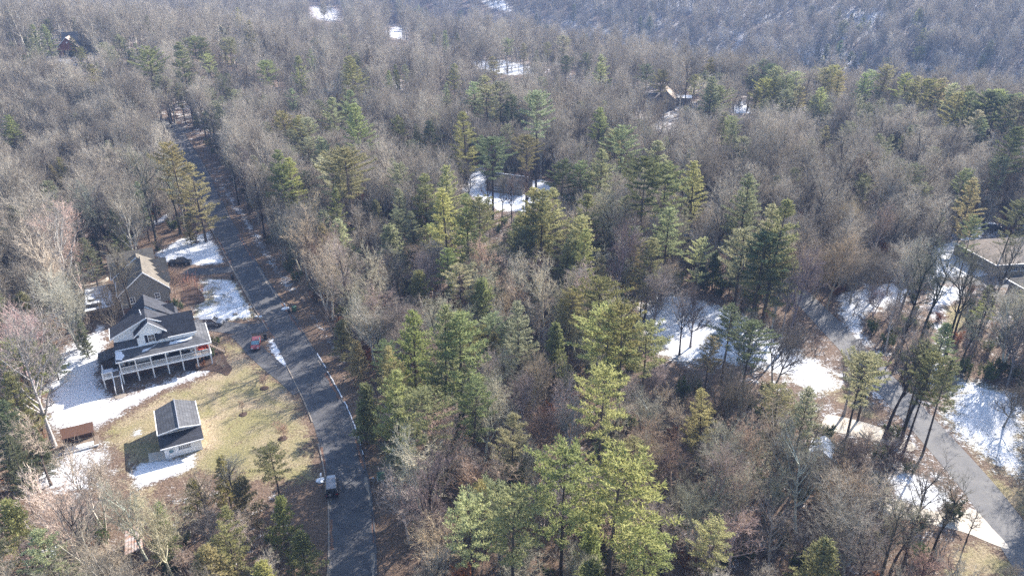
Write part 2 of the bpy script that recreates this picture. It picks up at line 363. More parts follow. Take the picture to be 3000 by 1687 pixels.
P_['snow_r3'] = [(2345,715),(2440,720),(2410,790),(2400,860),(2350,990),(2320,960),(2355,850),(2330,760)]
P_['snow_r4'] = [(2395,940),(2480,960),(2600,1000),(2600,1225),(2510,1190),(2430,1125),(2350,1050),(2375,990)]
P_['grass_r'] = [(2440,1150),(2500,1200),(2600,1235),(2600,1340),(2500,1240)]
P_['snow_r5'] = [(2228,1215),(2260,1185),(2330,1200),(2400,1260),(2350,1285),(2270,1265)]
P_['grass_r2'] = [(2400,1385),(2470,1370),(2576,1420),(2576,1449),(2380,1449)]
P_['grass_r3'] = [(2110,985),(2160,990),(2215,1050),(2180,1050),(2110,1010)]
P_['green_r6'] = [(2370,770),(2440,760),(2440,800),(2400,860)]
P_['field_far'] = [(765,18),(830,14),(865,30),(860,62),(820,55),(780,45)]
P_['field_far2'] = [(955,75),(985,62),(1035,68),(1030,100),(1005,125),(985,110)]
P_['snow_far3'] = [(1205,0),(1270,0),(1290,25),(1300,40),(1270,30),(1230,20)]
P_['snow_m4'] = [(1180,155),(1260,150),(1340,170),(1345,188),(1280,190),(1210,180)]
P_['snow_m5'] = [(1580,240),(1700,235),(1780,270),(1800,320),(1720,345),(1600,345),(1570,300)]
P_['snow_m6'] = [(1830,260),(1890,250),(1900,290),(1840,300)]
P_['snow_m7'] = [(2060,420),(2130,415),(2150,440),(2070,440)]
P_['junction'] = [(385,290),(440,285),(470,330),(490,350),(430,340),(380,320)]
P_['snow_brick'] = [(135,148),(180,148),(185,160),(150,165)]
P_['road_up'] = [(400,320),(470,320),(550,480),(640,620),(560,640),(495,480)]
P_['road'] = [(495,480),(550,480),(645,640),(720,770),(830,950),(915,1130),(945,1330),(945,1449),(825,1449),(820,1230),(770,1030),(680,830),(560,640)]
P_['front'] = [(470,665),(560,655),(640,700),(745,800),(750,965),(690,950),(600,870),(480,850)]
P_['houses'] = [(265,830),(215,760),(210,650),(265,640),(390,625),(470,660),(490,720),(530,800),(545,900),(420,950),(270,975)]
P_['garage'] = [(385,1000),(500,1005),(512,1140),(400,1165),(370,1160)]
P_['road_r'] = [(1990,760),(2080,760),(2200,890),(2330,1010),(2450,1130),(2576,1290),(2576,1400),(2500,1420),(2400,1200),(2260,1040),(2110,890)]
P_['drives_r'] = [(2080,1045),(2240,1085),(2300,1120),(2230,1110),(2100,1075)]
P_['house_r'] = [(2440,600),(2576,590),(2576,760),(2480,720)]
P_['brick'] = [(125,95),(190,92),(200,145),(140,150)]
P_['house_m'] = [(1625,232),(1700,232),(1710,300),(1640,300)]
def dscr(name): return [(a*1.1646, b*1.16425) for a, b in P_[name]]
def gpoly(name): return [ad(a, b) for a, b in P_[name]]
GP = {k: gpoly(k) for k in P_}
# (name, keep probability of a tree whose crown would cover it in the view)
OPEN = {'snow_yard':0,'snow_garage':.0,'snow_left':.1,'lawn':.0,'lawn_low':.1,'snow_up':0,'snow_mid':0,'road_up':.0,'road':0,'houses':0,'garage':0,'clear_mid':.04,'clear_r':.0,
        'snow_r1':.08,'snow_r2':.02,'snow_r3':.08,'snow_r4':.05,'grass_r':.0,'snow_r5':.05,'grass_r2':.1,'grass_r3':.1,'field_far':.05,'field_far2':.05,'snow_far3':.2,'snow_m4':.15,'snow_m5':.5,'snow_m6':.2,
        'snow_m7':.2,'junction':.1,'road_r':.05,'drives_r':.2,'house_r':0,'brick':0,'snow_brick':0,'yard_lo':.12,'verge_leaf':.1,'verge_snow':.12,'leaf_up':.1,'snow_up2':.1,'house_m':.1}

# ---------------------------------------------------------------- ground sheet
def axis(lo, hi, f0, f1, fine, grow, lim):
    a = list(np.arange(f0, f1+.01, fine)); s = fine; v = f1
    while v < hi: s = min(s*grow, lim); v += s; a.append(v)
    s = fine; v = f0; pre = []
    while v > lo: s = min(s*grow, lim); v -= s; pre.append(v)
    return np.array(pre[::-1]+a)
gx = axis(-1500, 1500, -118, 150, .8, 1.025, 22); gy = axis(-120, 1750, 58, 205, .8, 1.018, 18)
X, Y = np.meshgrid(gx, gy); Z = th(X, Y)
def cover_masks(X, Y):
    sh = X.shape; snow = np.full(sh, .27); grass = np.zeros(sh); mulch = np.zeros(sh)
    lowf = np.sin(X*.05+2)*np.sin(Y*.043+.7)*.5+np.sin(X*.11+Y*.07)*.3
    snow += .16*lowf+.08*sm((X-20)/100)+.06*sm((Y-180)/120)
    def put(arr, name, val, fe, mode='max'):
        p = GP[name]; px = [q[0] for q in p]; py = [q[1] for q in p]
        s = (X > min(px)-fe) & (X < max(px)+fe) & (Y > min(py)-fe) & (Y < max(py)+fe)
        if not s.any(): return
        k = np.clip(.5-sdist(X[s], Y[s], p)/fe, 0, 1)
        if mode == 'max': arr[s] = np.maximum(arr[s], k*val)
        else: arr[s] = arr[s]*(1-k)+k*val
    for n in ('lawn', 'lawn_low'): put(snow, n, .03, 3, 'set'); put(grass, n, .67, 6)
    for n in ('verge_leaf', 'leaf_up', 'yard_lo'): put(snow, n, .16, 2.5, 'set')
    for n, v, f in (('snow_yard', .73, 5), ('snow_garage', .80, 3), ('snow_left', .58, 6), ('snow_shade', .50, 2), ('snow_up', .76, 3.5), ('snow_up2', .66, 3),
                    ('snow_mid', .66, 3), ('snow_wedge', .75, 1.2), ('verge_snow', .46, 4), ('clear_mid', .8, 5), ('clear_r', .68, 9), ('snow_r1', .62, 6), ('snow_r2', .84, 5),
                    ('snow_r3', .78, 5), ('snow_r4', .72, 9), ('snow_r5', .85, 3), ('field_far', .52, 20), ('field_far2', .56, 20), ('snow_far3', .8, 20), ('snow_m4', .75, 8),
                    ('snow_m5', .47, 16), ('snow_m6', .7, 6), ('snow_m7', .8, 5), ('snow_brick', .6, 5), ('junction', .35, 6)): put(snow, n, v, f)
    for n in ('grass_r', 'grass_r2', 'grass_r3', 'green_r6'): put(grass, n, .9, 6); put(snow, n, .1, 6, 'set')
    put(grass, 'green_mid', .9, 3); put(snow, 'green_mid', .42, 5, 'set'); put(grass, 'snow_mid', .8, 2); put(grass, 'snow_r4', .8, 6); put(grass, 'snow_r1', .6, 6); put(grass, 'clear_r', .6, 4)
    return snow, grass, mulch
sn, gr, mu_ = cover_masks(X, Y)
ny, nx = X.shape
me = bpy.data.meshes.new('ground')
co = np.stack([X.ravel(), Y.ravel(), Z.ravel()], 1).astype(np.float32)
me.vertices.add(len(co)); me.vertices.foreach_set('co', co.ravel())
ii = np.arange(nx*ny).reshape(ny, nx)
q = np.stack([ii[:-1, :-1], ii[:-1, 1:], ii[1:, 1:], ii[1:, :-1]], -1).reshape(-1, 4)
me.loops.add(q.size); me.loops.foreach_set('vertex_index', q.ravel().astype(np.int32))
me.polygons.add(len(q)); me.polygons.foreach_set('loop_start', (np.arange(len(q))*4).astype(np.int32)); me.update(); me.validate()
ca = me.color_attributes.new('cover', 'FLOAT_COLOR', 'POINT')
ca.data.foreach_set('color', np.stack([sn.ravel(), gr.ravel(), mu_.ravel(), np.ones(sn.size)], 1).astype(np.float32).ravel())
me.shade_smooth(); me.materials.append(M['ground'])
ground = link(bpy.data.objects.new('ground', me)); tag(ground, 'leaf littered wooded ground with patches of snow and lawn', None, None, 'structure')

# ---------------------------------------------------------------- roads and drives: draped sheets with a low kerb
def resample(pts, step):
    out = [pts[0]]
    for a, b in zip(pts[:-1], pts[1:]):
        L_ = math.hypot(b[0]-a[0], b[1]-a[1]); n = max(1, int(L_/step))
        for k in range(1, n+1): out.append((a[0]+(b[0]-a[0])*k/n, a[1]+(b[1]-a[1])*k/n))
    return out
def smooth_line(pts, n=8):
    out = []
    for i in range(len(pts)-1):
        p0 = pts[max(i-1, 0)]; p1 = pts[i]; p2 = pts[i+1]; p3 = pts[min(i+2, len(pts)-1)]
        for k in range(n):
            t = k/n
            out.append(tuple(.5*((2*p1[j])+(-p0[j]+p2[j])*t+(2*p0[j]-5*p1[j]+4*p2[j]-p3[j])*t*t+(-p0[j]+3*p1[j]-3*p2[j]+p3[j])*t**3) for j in (0, 1)))
    return out+[pts[-1]]
def strip(name, left, right, m, lift, label, kind='structure', across=6, jag=0.):
    """sheet between two edge lines with the same number of points"""
    mb = MB(); n = len(left); vs = []
    for a, b in zip(left, right):
        for k in range(across+1):
            t = k/across; x = a[0]+(b[0]-a[0])*t; y = a[1]+(b[1]-a[1])*t
            if jag and k in (0, across): x += random.uniform(-jag, jag); y += random.uniform(-jag, jag)
            vs.append((x, y, float(th(x, y))+lift))
    fs = [(i*(across+1)+k, i*(across+1)+k+1, (i+1)*(across+1)+k+1, (i+1)*(across+1)+k) for i in range(n-1) for k in range(across)]
    mb.add(vs, fs); o = mb.build(name, m, smooth=True); tag(o, label, None, None, kind); return o
def offset(line, d):
    out = []
    for i, p in enumerate(line):
        a = line[max(i-1, 0)]; b = line[min(i+1, len(line)-1)]; L_ = math.hypot(b[0]-a[0], b[1]-a[1])+1e-9
        out.append((p[0]-(b[1]-a[1])/L_*d, p[1]+(b[0]-a[0])/L_*d))
    return out
rL = [(-21.5, 40), (-22.3, 58)]+[ad(*p) for p in [(829,1449),(829,1330),(822,1230),(800,1120),(770,1030),(725,930),(680,830),(615,740),(560,640),(520,560),(495,480),(462,410),(420,340)]]
rR = [(-15.2, 40), (-16.2, 58)]+[ad(*p) for p in [(941,1449),(940,1330),(932,1230),(910,1130),(878,1035),(828,945),(768,855),(700,740),(638,640),(580,545),(545,480),(508,410),(468,340)]]
ctr = smooth_line([((a[0]+b[0])/2, (a[1]+b[1])/2) for a, b in zip(rL, rR)], 10)
ROADW = 2.9
strip('road', offset(ctr, ROADW), offset(ctr, -ROADW), 'asphalt', .03, 'dark asphalt residential road curving up past the houses', across=8)
c2 = smooth_line([(62.5, 40), (65.3, 62), (67.6, 80), (67.6, 95), (66.8, 110), (65.8, 128), (64.0, 148), (59, 165), (50, 182), (38, 198), (22, 212), (2, 222)], 10)
strip('road', offset(c2, 2.7), offset(c2, -2.7), 'asphalt_old', .03, 'pale grey asphalt road running through the trees on the right', across=6)
c3 = smooth_line([ad(*p) for p in [(470,335),(430,318),(395,305),(330,300),(250,290)]], 8)
strip('road', offset(c3, 3), offset(c3, -3), 'asphalt_old', .05, 'grey side road at the far end of the dark road', across=4)
for sg in (1, -1):
    for k0 in range(8, len(ctr)-12, 9):
        if sg > 0 and 50 < k0 < 78: continue
        seg = resample(offset(ctr, sg*(ROADW-.02))[k0:k0+8], .6)
        o = strip('leaf_litter', seg, [(a+random.uniform(-.12, .12), b) for a, b in offset(seg, -sg*random.uniform(.15, .5))], 'gravel' if k0 % 2 else 'litter', .045, 'brown leaf litter and grit gathered along the road edge', across=3, jag=.14)
def patch(name, pts, m, lift, label, n=6):
    """polygon sheet triangulated from its outline"""
    import bmesh
    bm = bmesh.new(); g = smooth_line(pts+[pts[0]], n)[:-1]
    vs = [bm.verts.new((x, y, float(th(x, y))+lift)) for x, y in g]; f = bm.faces.new(vs)
    if f.normal.z < 0: f.normal_flip()
    bmesh.ops.triangulate(bm, faces=bm.faces[:])
    me = bpy.data.meshes.new(name); bm.to_mesh(me); bm.free(); me.materials.append(M[m])
    o = link(bpy.data.objects.new(name, me)); tag(o, label, None, None, 'structure'); return o
drv = smooth_line([ad(*p) for p in [(640,690),(600,676),(560,680),(500,684),(465,682)]], 8)
strip('driveway', offset(drv, -1.9), offset(drv, 1.9), 'asphalt', .038, 'dark driveway to the taupe house', across=4)
dr2 = smooth_line([ad(*p) for p in [(745,800),(700,812),(650,826),(590,826),(530,818),(480,815)]], 8)
strip('driveway', offset(dr2, -2.2), offset(dr2, 2.2), 'asphalt', .042, 'dark driveway to the white house', across=4)
dr3 = smooth_line([ad(*p) for p in [(600,838),(625,862),(650,890),(690,925),(728,955),(760,985)]], 8)
strip('driveway', offset(dr3, 1.7), offset(dr3, -1.7), 'asphalt', .034, 'narrow dark parking loop under the red sedan', across=4)
patch('driveway', [at(*p) for p in [(2552,1462),(2605,1456),(2702,1489),(2800,1506),(2850,1490),(2905,1545),(2958,1606),(2900,1590),(2820,1557),(2705,1532),(2605,1512),(2560,1490)]], 'concrete', .036, 'tan concrete driveway joining the pale road', 3)
patch('driveway', [ad(*p) for p in [(2080,1042),(2150,1056),(2240,1085),(2300,1120),(2285,1135),(2210,1110),(2140,1095),(2070,1075)]], 'concrete', .034, 'tan driveway under the tall pines')
patch('driveway', [ad(*p) for p in [(2290,700),(2345,702),(2430,702),(2520,688),(2576,700),(2576,725),(2440,716),(2345,712),(2280,708)]], 'asphalt_old', .034, 'grey driveway to the tan roofed house')
# thin line of snow against the kerb of the main road, in ragged pieces
rng2 = random.Random(3)
edge = offset(ctr, -ROADW-.22)
for i0, i1 in ((47, 52), (53, 61), (62, 69), (70, 74)):
    seg = edge[i0:i1+1]
    if len(seg) > 2:
        seg = resample(seg, .5)
        strip('snow_line', seg, offset(seg, -.08-.1*rng2.random()), 'snow', .135, 'thin ragged line of snow along the road kerb', across=2, jag=.07)
for nm, ln, sg in (('kerb', offset(ctr, -ROADW), -1), ('kerb', offset(ctr, ROADW), 1)):
    mb = MB(); ln2 = offset(ln, sg*.2); pr = []
    for a, b in zip(ln, ln2):
        z = float(th(*a)); pr.append([(a[0], a[1], z-.1), (a[0], a[1], z+.12), (b[0], b[1], z+.12), (b[0], b[1], z-.1)])
    segs = [(0, len(pr))] if sg < 0 else [(0, 53), (58, 74), (82, len(pr))]
    for a, b in segs:
        if b-a > 1: mb.loft(pr[a:b])
    tag(mb.build(nm, 'asphalt' if sg < 0 else 'gravel'), 'low asphalt kerb along the edge of the dark road', None, None, 'structure')

# ---------------------------------------------------------------- white two-storey house with the wrap-around porch
HA = R(27.5); FX, FY = -69.3, 111.1
def uv(u, v): return (FX+u*math.cos(HA)-v*math.sin(HA), FY+u*math.sin(HA)+v*math.cos(HA))
def white_house():
    t = empty('white_house', FX, FY, HA, 0); tag(t, 'white two storey house with dark gabled roofs and a white railed porch', 'house')
    b = MB(); gbody(b, -.3, 10.6, 4.65, 9.2, 0, 7.1, 6.5, 9.75, 5.6); gbody(b, -.1, 10.4, 8.9, 13.6, 0, 4.7, 6.5, 10.2, 5.8); gbody(b, 3.5, 8.2, 2.65, 6, 4.9, 7.5, 7.5, 9.6, 5.8)
    gbody(b, 2.45, 7.2, 8.05, 13.0, 2.2, 6.35, 6.35, 9.2, 4.8, 'x'); b.box(-.25, 12.95, 2.5, 5.25, 2.3, 5.5); gbody(b, 10.4, 13.2, 6, 10.2, 1, 5.2, 5.2, 8.2, 11.8, 'x')
    b.build('wall', 'siding_white', t)
    f = MB(); f.box(-.2, 12.9, 2.6, 10.7, -.3, 2.25); f.build('foundation', 'brick_brown', t)
    r = MB(); gable(r, -.7, 11.1, 4.2, 9.0, 7.2, 6.6, 10.0, 5.6); r.build('roof', 'shingle_dark', t)
    r = MB(); gable(r, 3.1, 8.55, 2.3, 6.2, 7.55, 7.55, 9.95, 5.8); r.build('bump_roof', 'shingle_dark', t)
    r = MB(); gable(r, -.6, 11.1, 8.8, 13.9, 4.6, 6.6, 10.5, 5.8); r.build('high_roof', 'shingle_dark', t)
    r = MB(); gable(r, 2.0, 7.6, 6.6, 13.4, 6.45, 6.45, 9.5, 4.8, axis='x'); r.build('wing_roof', 'shingle_dark', t)
    r = MB(); gable(r, 10.1, 13.5, 6.6, 10.6, 6.9, 6.9, 8.6, 11.8, axis='x'); r.build('rear_roof', 'shingle_dark', t)
    # rakes and gutters
    for (x0, x1, y0, zl, zr, xr) in ((-.73, 11.13, 4.2, 7.2, 10.0, 5.6), (3.07, 8.58, 2.3, 7.55, 9.95, 5.8)):
        k = MB()
        for a in (x0, x1): k = MB(); k.prism([(a, y0-.09, zl+.02), (xr, y0-.09, zr+.02), (xr, y0-.09, zr-.24), (a, y0-.09, zl-.24)], (0, .08, 0)); k.build('rake_board', 'white_paint', t)
    k = MB(); k.box(-.85, -.72, 4.2, 9.0, 6.96, 7.16); k.build('gutter', 'white_paint', t); k = MB(); k.box(8.5, 13.45, 1.86, 1.98, 6.22, 6.42); k.build('gutter', 'white_paint', t)
    # porch
    ev, ez, wz = -.35, 4.75, 5.5
    pr = MB()
    slab(pr, [(-.4, ev, ez), (15.3, ev, ez), (12.9, 2.6, wz-.05), (5, 2.6, wz-.05), (-.4, 2.6, wz-.05)], .14); slab(pr, [(-.4, 2.6, wz-.05), (3.75, 2.6, wz-.05), (3.75, 4.7, 6.15), (-.4, 4.7, 6.15)], .14)
    slab(pr, [(15.3, ev, ez), (15.3, 8.2, ez), (12.9, 8.2, wz-.05), (12.9, 2.6, wz-.05)], .14)
    pr.build('porch_roof', 'shingle_grey', t)
    k = MB(); k.box(-.5, 15.42, ev-.12, ev-.01, ez-.22, ez+.03); k.box(15.31, 15.43, ev, 8.2, ez-.22, ez+.03); k.box(-.5, -.41, ev, 2.6, ez-.2, ez+.02)
    k.build('porch_fascia', 'white_paint', t)
    k = MB(); k.box(-.3, 15.0, -.1, 2.6, 2.2, 2.36); k.box(12.9, 15.0, 2.6, 7.8, 2.2, 2.36); k.build('porch_floor', 'deck_wood', t)
    k = MB(); k.box(-.35, 15.1, -.2, -.1, 2.06, 2.38); k.box(15.0, 15.1, -.1, 7.8, 2.06, 2.38); k.build('porch_beam', 'white_paint', t)
    px = [0, 2.5, 5.0, 7.5, 10.0, 12.5, 14.9]
    for x in px:
        k = MB(); k.box(x-.1, x+.1, -.09, .11, -.1, 2.05); k.box(x-.09, x+.09, -.08, .1, 2.37, ez-.1); k.box(x-.14, x+.14, -.13, .15, ez-.35, ez-.18); k.build('porch_post', 'white_paint', t)
    for y in (2.6, 5.1, 7.7):
        k = MB(); k.box(14.8, 15.0, y-.1, y+.1, -.1, 2.05); k.box(14.81, 14.99, y-.09, y+.09, 2.37, ez-.1); k.build('porch_post', 'white_paint', t)
    for a, c in zip(px[:-1], px[1:]): railing(t, (a+.12, 0, 0), (c-.12, 0, 0), 2.37)
    railing(t, (14.9, .15, 0), (14.9, 2.5, 0), 2.37)
    # openings
    window(t, (5.85, 2.65, 5.85), 1.15, 1.45, bars=(1, 1), shutters='navy')
    for x, wd in ((1.5, .9), (3.0, .9), (4.75, 1.7), (11.6, 1.0)): window(t, (x, 2.5, 3.05), wd, 1.35, bars=(1 if wd > 1 else 0, 1))
    k = MB(); k.box(8.0, 10.6, 2.4, 2.5, 2.4, 4.5); d = k.build('door', 'glass', t); k = MB(); k.box(10.35, 10.45, 2.34, 2.4, 3.3, 3.5); k.build('handle', 'steel', d)
    k = MB(); k.box(6.5, 7.3, 2.42, 2.5, 2.4, 4.45); d = k.build('door', 'navy', t); k = MB(); k.box(7.12, 7.2, 2.36, 2.42, 3.3, 3.45); k.build('handle', 'steel', d)
    for x in (7.0, 9.0):
        window(t, (x, 2.45, 5.86), .4, .3, bars=(0, 0)) if False else None
    for x, y in ((4.9, 6.6), (4.8, 7.7)):
        k = MB(); k.tube((x, y, 9.3), (x, y, 10.25), .09); k.build('vent_pipe', 'white_paint', t)
    k = MB(); k.tube((3.3, 4.6, 6.3), (3.3, 4.6, 7.0), .1); k.build('vent_pipe', 'white_paint', t)
    for sx_ in (3.5, 8.15):
        k = MB(); s_ = 1 if sx_ < 5 else -1; k.prism([(sx_-.4*s_, 2.3, 7.3), (sx_+.45*s_, 2.3, 7.3), (sx_+.45*s_, 2.3, 7.62)], (0, .34, 0)); k.build('eave_return', 'navy', t)
    # small shed-roofed bump on the left side
    k = MB(); k.box(-3.4, -.35, 6.4, 9.3, -.1, 2.1); k.build('side_room', 'deck_grey', t)
    k = MB(); slab(k, [(-3.7, 6.0, 2.25), (-.32, 6.0, 2.95), (-.32, 9.6, 2.95), (-3.7, 9.6, 2.25)]); k.build('side_roof', 'shingle_grey', t)
    # snow lying on the roofs
    def snow_on(pts, z):
        g = [p for p in resample(pts+[pts[0]], .35)[:-1]]
        g = [(x+random.uniform(-.12, .12), y+random.uniform(-.1, .1)) for x, y in g]
        k = MB(); k.prism([(x, y, z(x, y)+.05) for x, y in g], (0, 0, -.04)); k.build('snow_patch', 'snow', t)
    zz = lambda x, y: ez+(wz-.05-ez)*(y-ev)/(2.6-ev)
    snow_on([(8.6, 2.0), (12.6, 2.3), (12.3, 1.75), (10.5, 1.3), (8.3, 1.3)], zz)
    snow_on([(-.3, .2), (.5, -.1), (1.0, .8), (.6, 2.3), (-.3, 2.4)], zz)
    snow_on([(4.2, 1.5), (5.6, 1.7), (6.4, 2.2), (5.0, 1.1), (3.9, .9)], zz)
    # low deck left of the porch, with its railing and stair
    k = MB(); k.box(-3.0, -.4, -.3, 2.9, 2.0, 2.16); k.build('deck', 'deck_wood', t)
    k = MB(); k.box(-2.9, -.5, 1.4, 2.8, 2.17, 2.22); k.build('snow_patch', 'snow', t)
    k = MB(); k.box(-3.1, -.35, -.4, -.3, 1.88, 2.18); k.box(-3.1, -3.0, -.3, 2.9, 1.88, 2.18); k.build('deck_beam', 'white_paint', t)
    for x, y in ((-2.95, -.25), (-2.95, 2.8), (-1.5, -.25)):
        k = MB(); k.box(x-.09, x+.09, y-.09, y+.09, -.1, 3.2); k.build('deck_post', 'white_paint', t)
    railing(t, (-2.85, -.25, 0), (-1.6, -.25, 0), 2.17); railing(t, (-2.95, -.1, 0), (-2.95, 2.7, 0), 2.17, step=.4)
    k = MB(); n = 10
    for i in range(n): z = 2.0-(i+1)*2.0/n; k.box(-1.35, -.3, -.42-(i+1)*.27, -.42-i*.27, z+.1, z+.16)
    k.build('stair_tread', 'deck_wood', t)
    for x in (-1.42, -.27):
        k = MB(); k.prism([(x, -.42, 2.1), (x, -.42, 1.75), (x, -3.15, -.1), (x, -3.15, .25)], (.07, 0, 0)); k.prism([(x, -.42, 3.05), (x, -.42, 2.97), (x, -3.15, .95), (x, -3.15, 1.03)], (.07, 0, 0)); k.box(x-.01, x+.09, -3.2, -3.1, -.1, 1.05)
        k.build('stair_rail', 'white_paint', t)
    # side steps to the drive
    k = MB()
    for i in range(9): k.box(15.1+i*.28, 15.38+i*.28, 3.2, 4.2, 2.1-i*.25, 2.2-i*.25)
    k.build('side_step', 'deck_wood', t)
    for y in (3.14, 4.21):
        k = MB(); k.prism([(15.1, y, 3.25), (17.7, y, .95), (17.7, y, .87), (15.1, y, 3.17)], (0, .06, 0)); k.prism([(15.1, y, 2.1), (17.7, y, -.1), (17.7, y, -.3), (15.1, y, 1.9)], (0, .06, 0)); k.box(17.6, 17.7, y-.01, y+.07, -.1, .95); k.build('stair_rail', 'wood_old', t)
white_house()
# things standing on the porch and beside it
def porch_thing(name, u, v, z, rz=0):
    x, y = uv(u, v); o = empty(name, x, y, HA+rz, z); return o
def bench(u, v, label, cush, w_=1.9):
    t = porch_thing('porch_sofa', u, v, 2.36); tag(t, label, 'sofa')
    k = MB(); k.box(-w_/2, w_/2, -.35, .35, .12, .4); k.build('seat', cush, t, bevel=.04)
    k = MB(); k.box(-w_/2, w_/2, .36, .52, .12, .95); k.build('backrest', cush, t, bevel=.04)
    for s_ in (-1, 1): k = MB(); k.box(s_*(w_/2+.08)-.07, s_*(w_/2+.08)+.07, -.35, .5, 0, .62); k.build('armrest', cush, t, bevel=.02)
bench(13.9, 1.7, 'orange red cushioned sofa at the right end of the porch', 'cushion_red', 1.6)
bench(9.2, 1.6, 'dark wicker sofa before the wide porch door', 'black')
bench(6.0, 1.8, 'dark bench between the porch windows', 'black', 1.3)
for u, v, l in ((11.2, 1.4, 'dark round porch table beside the red sofa'), (2.1, 1.3, 'dark round table at the left end of the porch')):
    t = porch_thing('porch_table', u, v, 2.36); tag(t, l, 'table')
    k = MB(); k.tube((0, 0, .68), (0, 0, .73), .55, .55, 16); k.build('tabletop', 'black', t); k = MB(); k.tube((0, 0, 0), (0, 0, .68), .06, .05); k.tube((0, 0, 0), (0, 0, .03), .3, .3, 12); k.build('pedestal', 'black', t)
for u, v, l in ((1.1, 1.5, 'dark chair left of the porch table'), (12.0, 1.2, 'pale chair beside the porch railing')):
    t = porch_thing('porch_chair', u, v, 2.36, .6); tag(t, l, 'chair'); m_ = 'black' if 'dark' in l else 'white_paint'
    k = MB(); k.box(-.25, .25, -.25, .25, .38, .44); k.build('seat', m_, t); k = MB(); k.box(-.25, .25, .22, .28, .44, .95); k.build('backrest', m_, t)
    for a in (-.22, .22):
        for b_ in (-.22, .22): k = MB(); k.tube((a, b_, 0), (a, b_, .38), .025, .025, 6); k.build('leg', m_, t)
t = porch_thing('grill', -.95, 2.4, 2.16); tag(t, 'black covered grill on the small snowy deck', 'grill')
k = MB(); k.box(-.35, .35, -.3, .3, .1, .8); k.build('cart', 'black', t, bevel=.05); k = MB(); k.loft([[(x, y, z) for x, y in ((-.38, -.32), (.38, -.32), (.38, .32), (-.38, .32))] for z in (.8, 1.0)]+[[(x, y, 1.2) for x, y in ((-.3, -.18), (.3, -.18), (.3, .18), (-.3, .18))]]); k.build('lid', 'black', t, bevel=.05)
t = porch_thing('heat_pump', -1.1, 4.1, 0); tag(t, 'dark heat pump unit against the left wall of the white house', 'heat pump')
k = MB(); k.box(-.4, .4, -.4, .4, .05, .95); k.build('cabinet', 'black', t, bevel=.04); k = MB(); k.tube((0, 0, .95), (0, 0, 1.0), .3, .28, 14); k.build('fan_grille', 'steel', t)
x, y = uv(-.8, -3.9); t = empty('paving_stone', x, y, 0, 0); tag(t, 'round grey stone landing at the foot of the deck stair', 'landing')
k = MB(); k.tube((0, 0, -.05), (0, 0, .07), .95, .93, 20); k.build('slab', 'gravel', t)

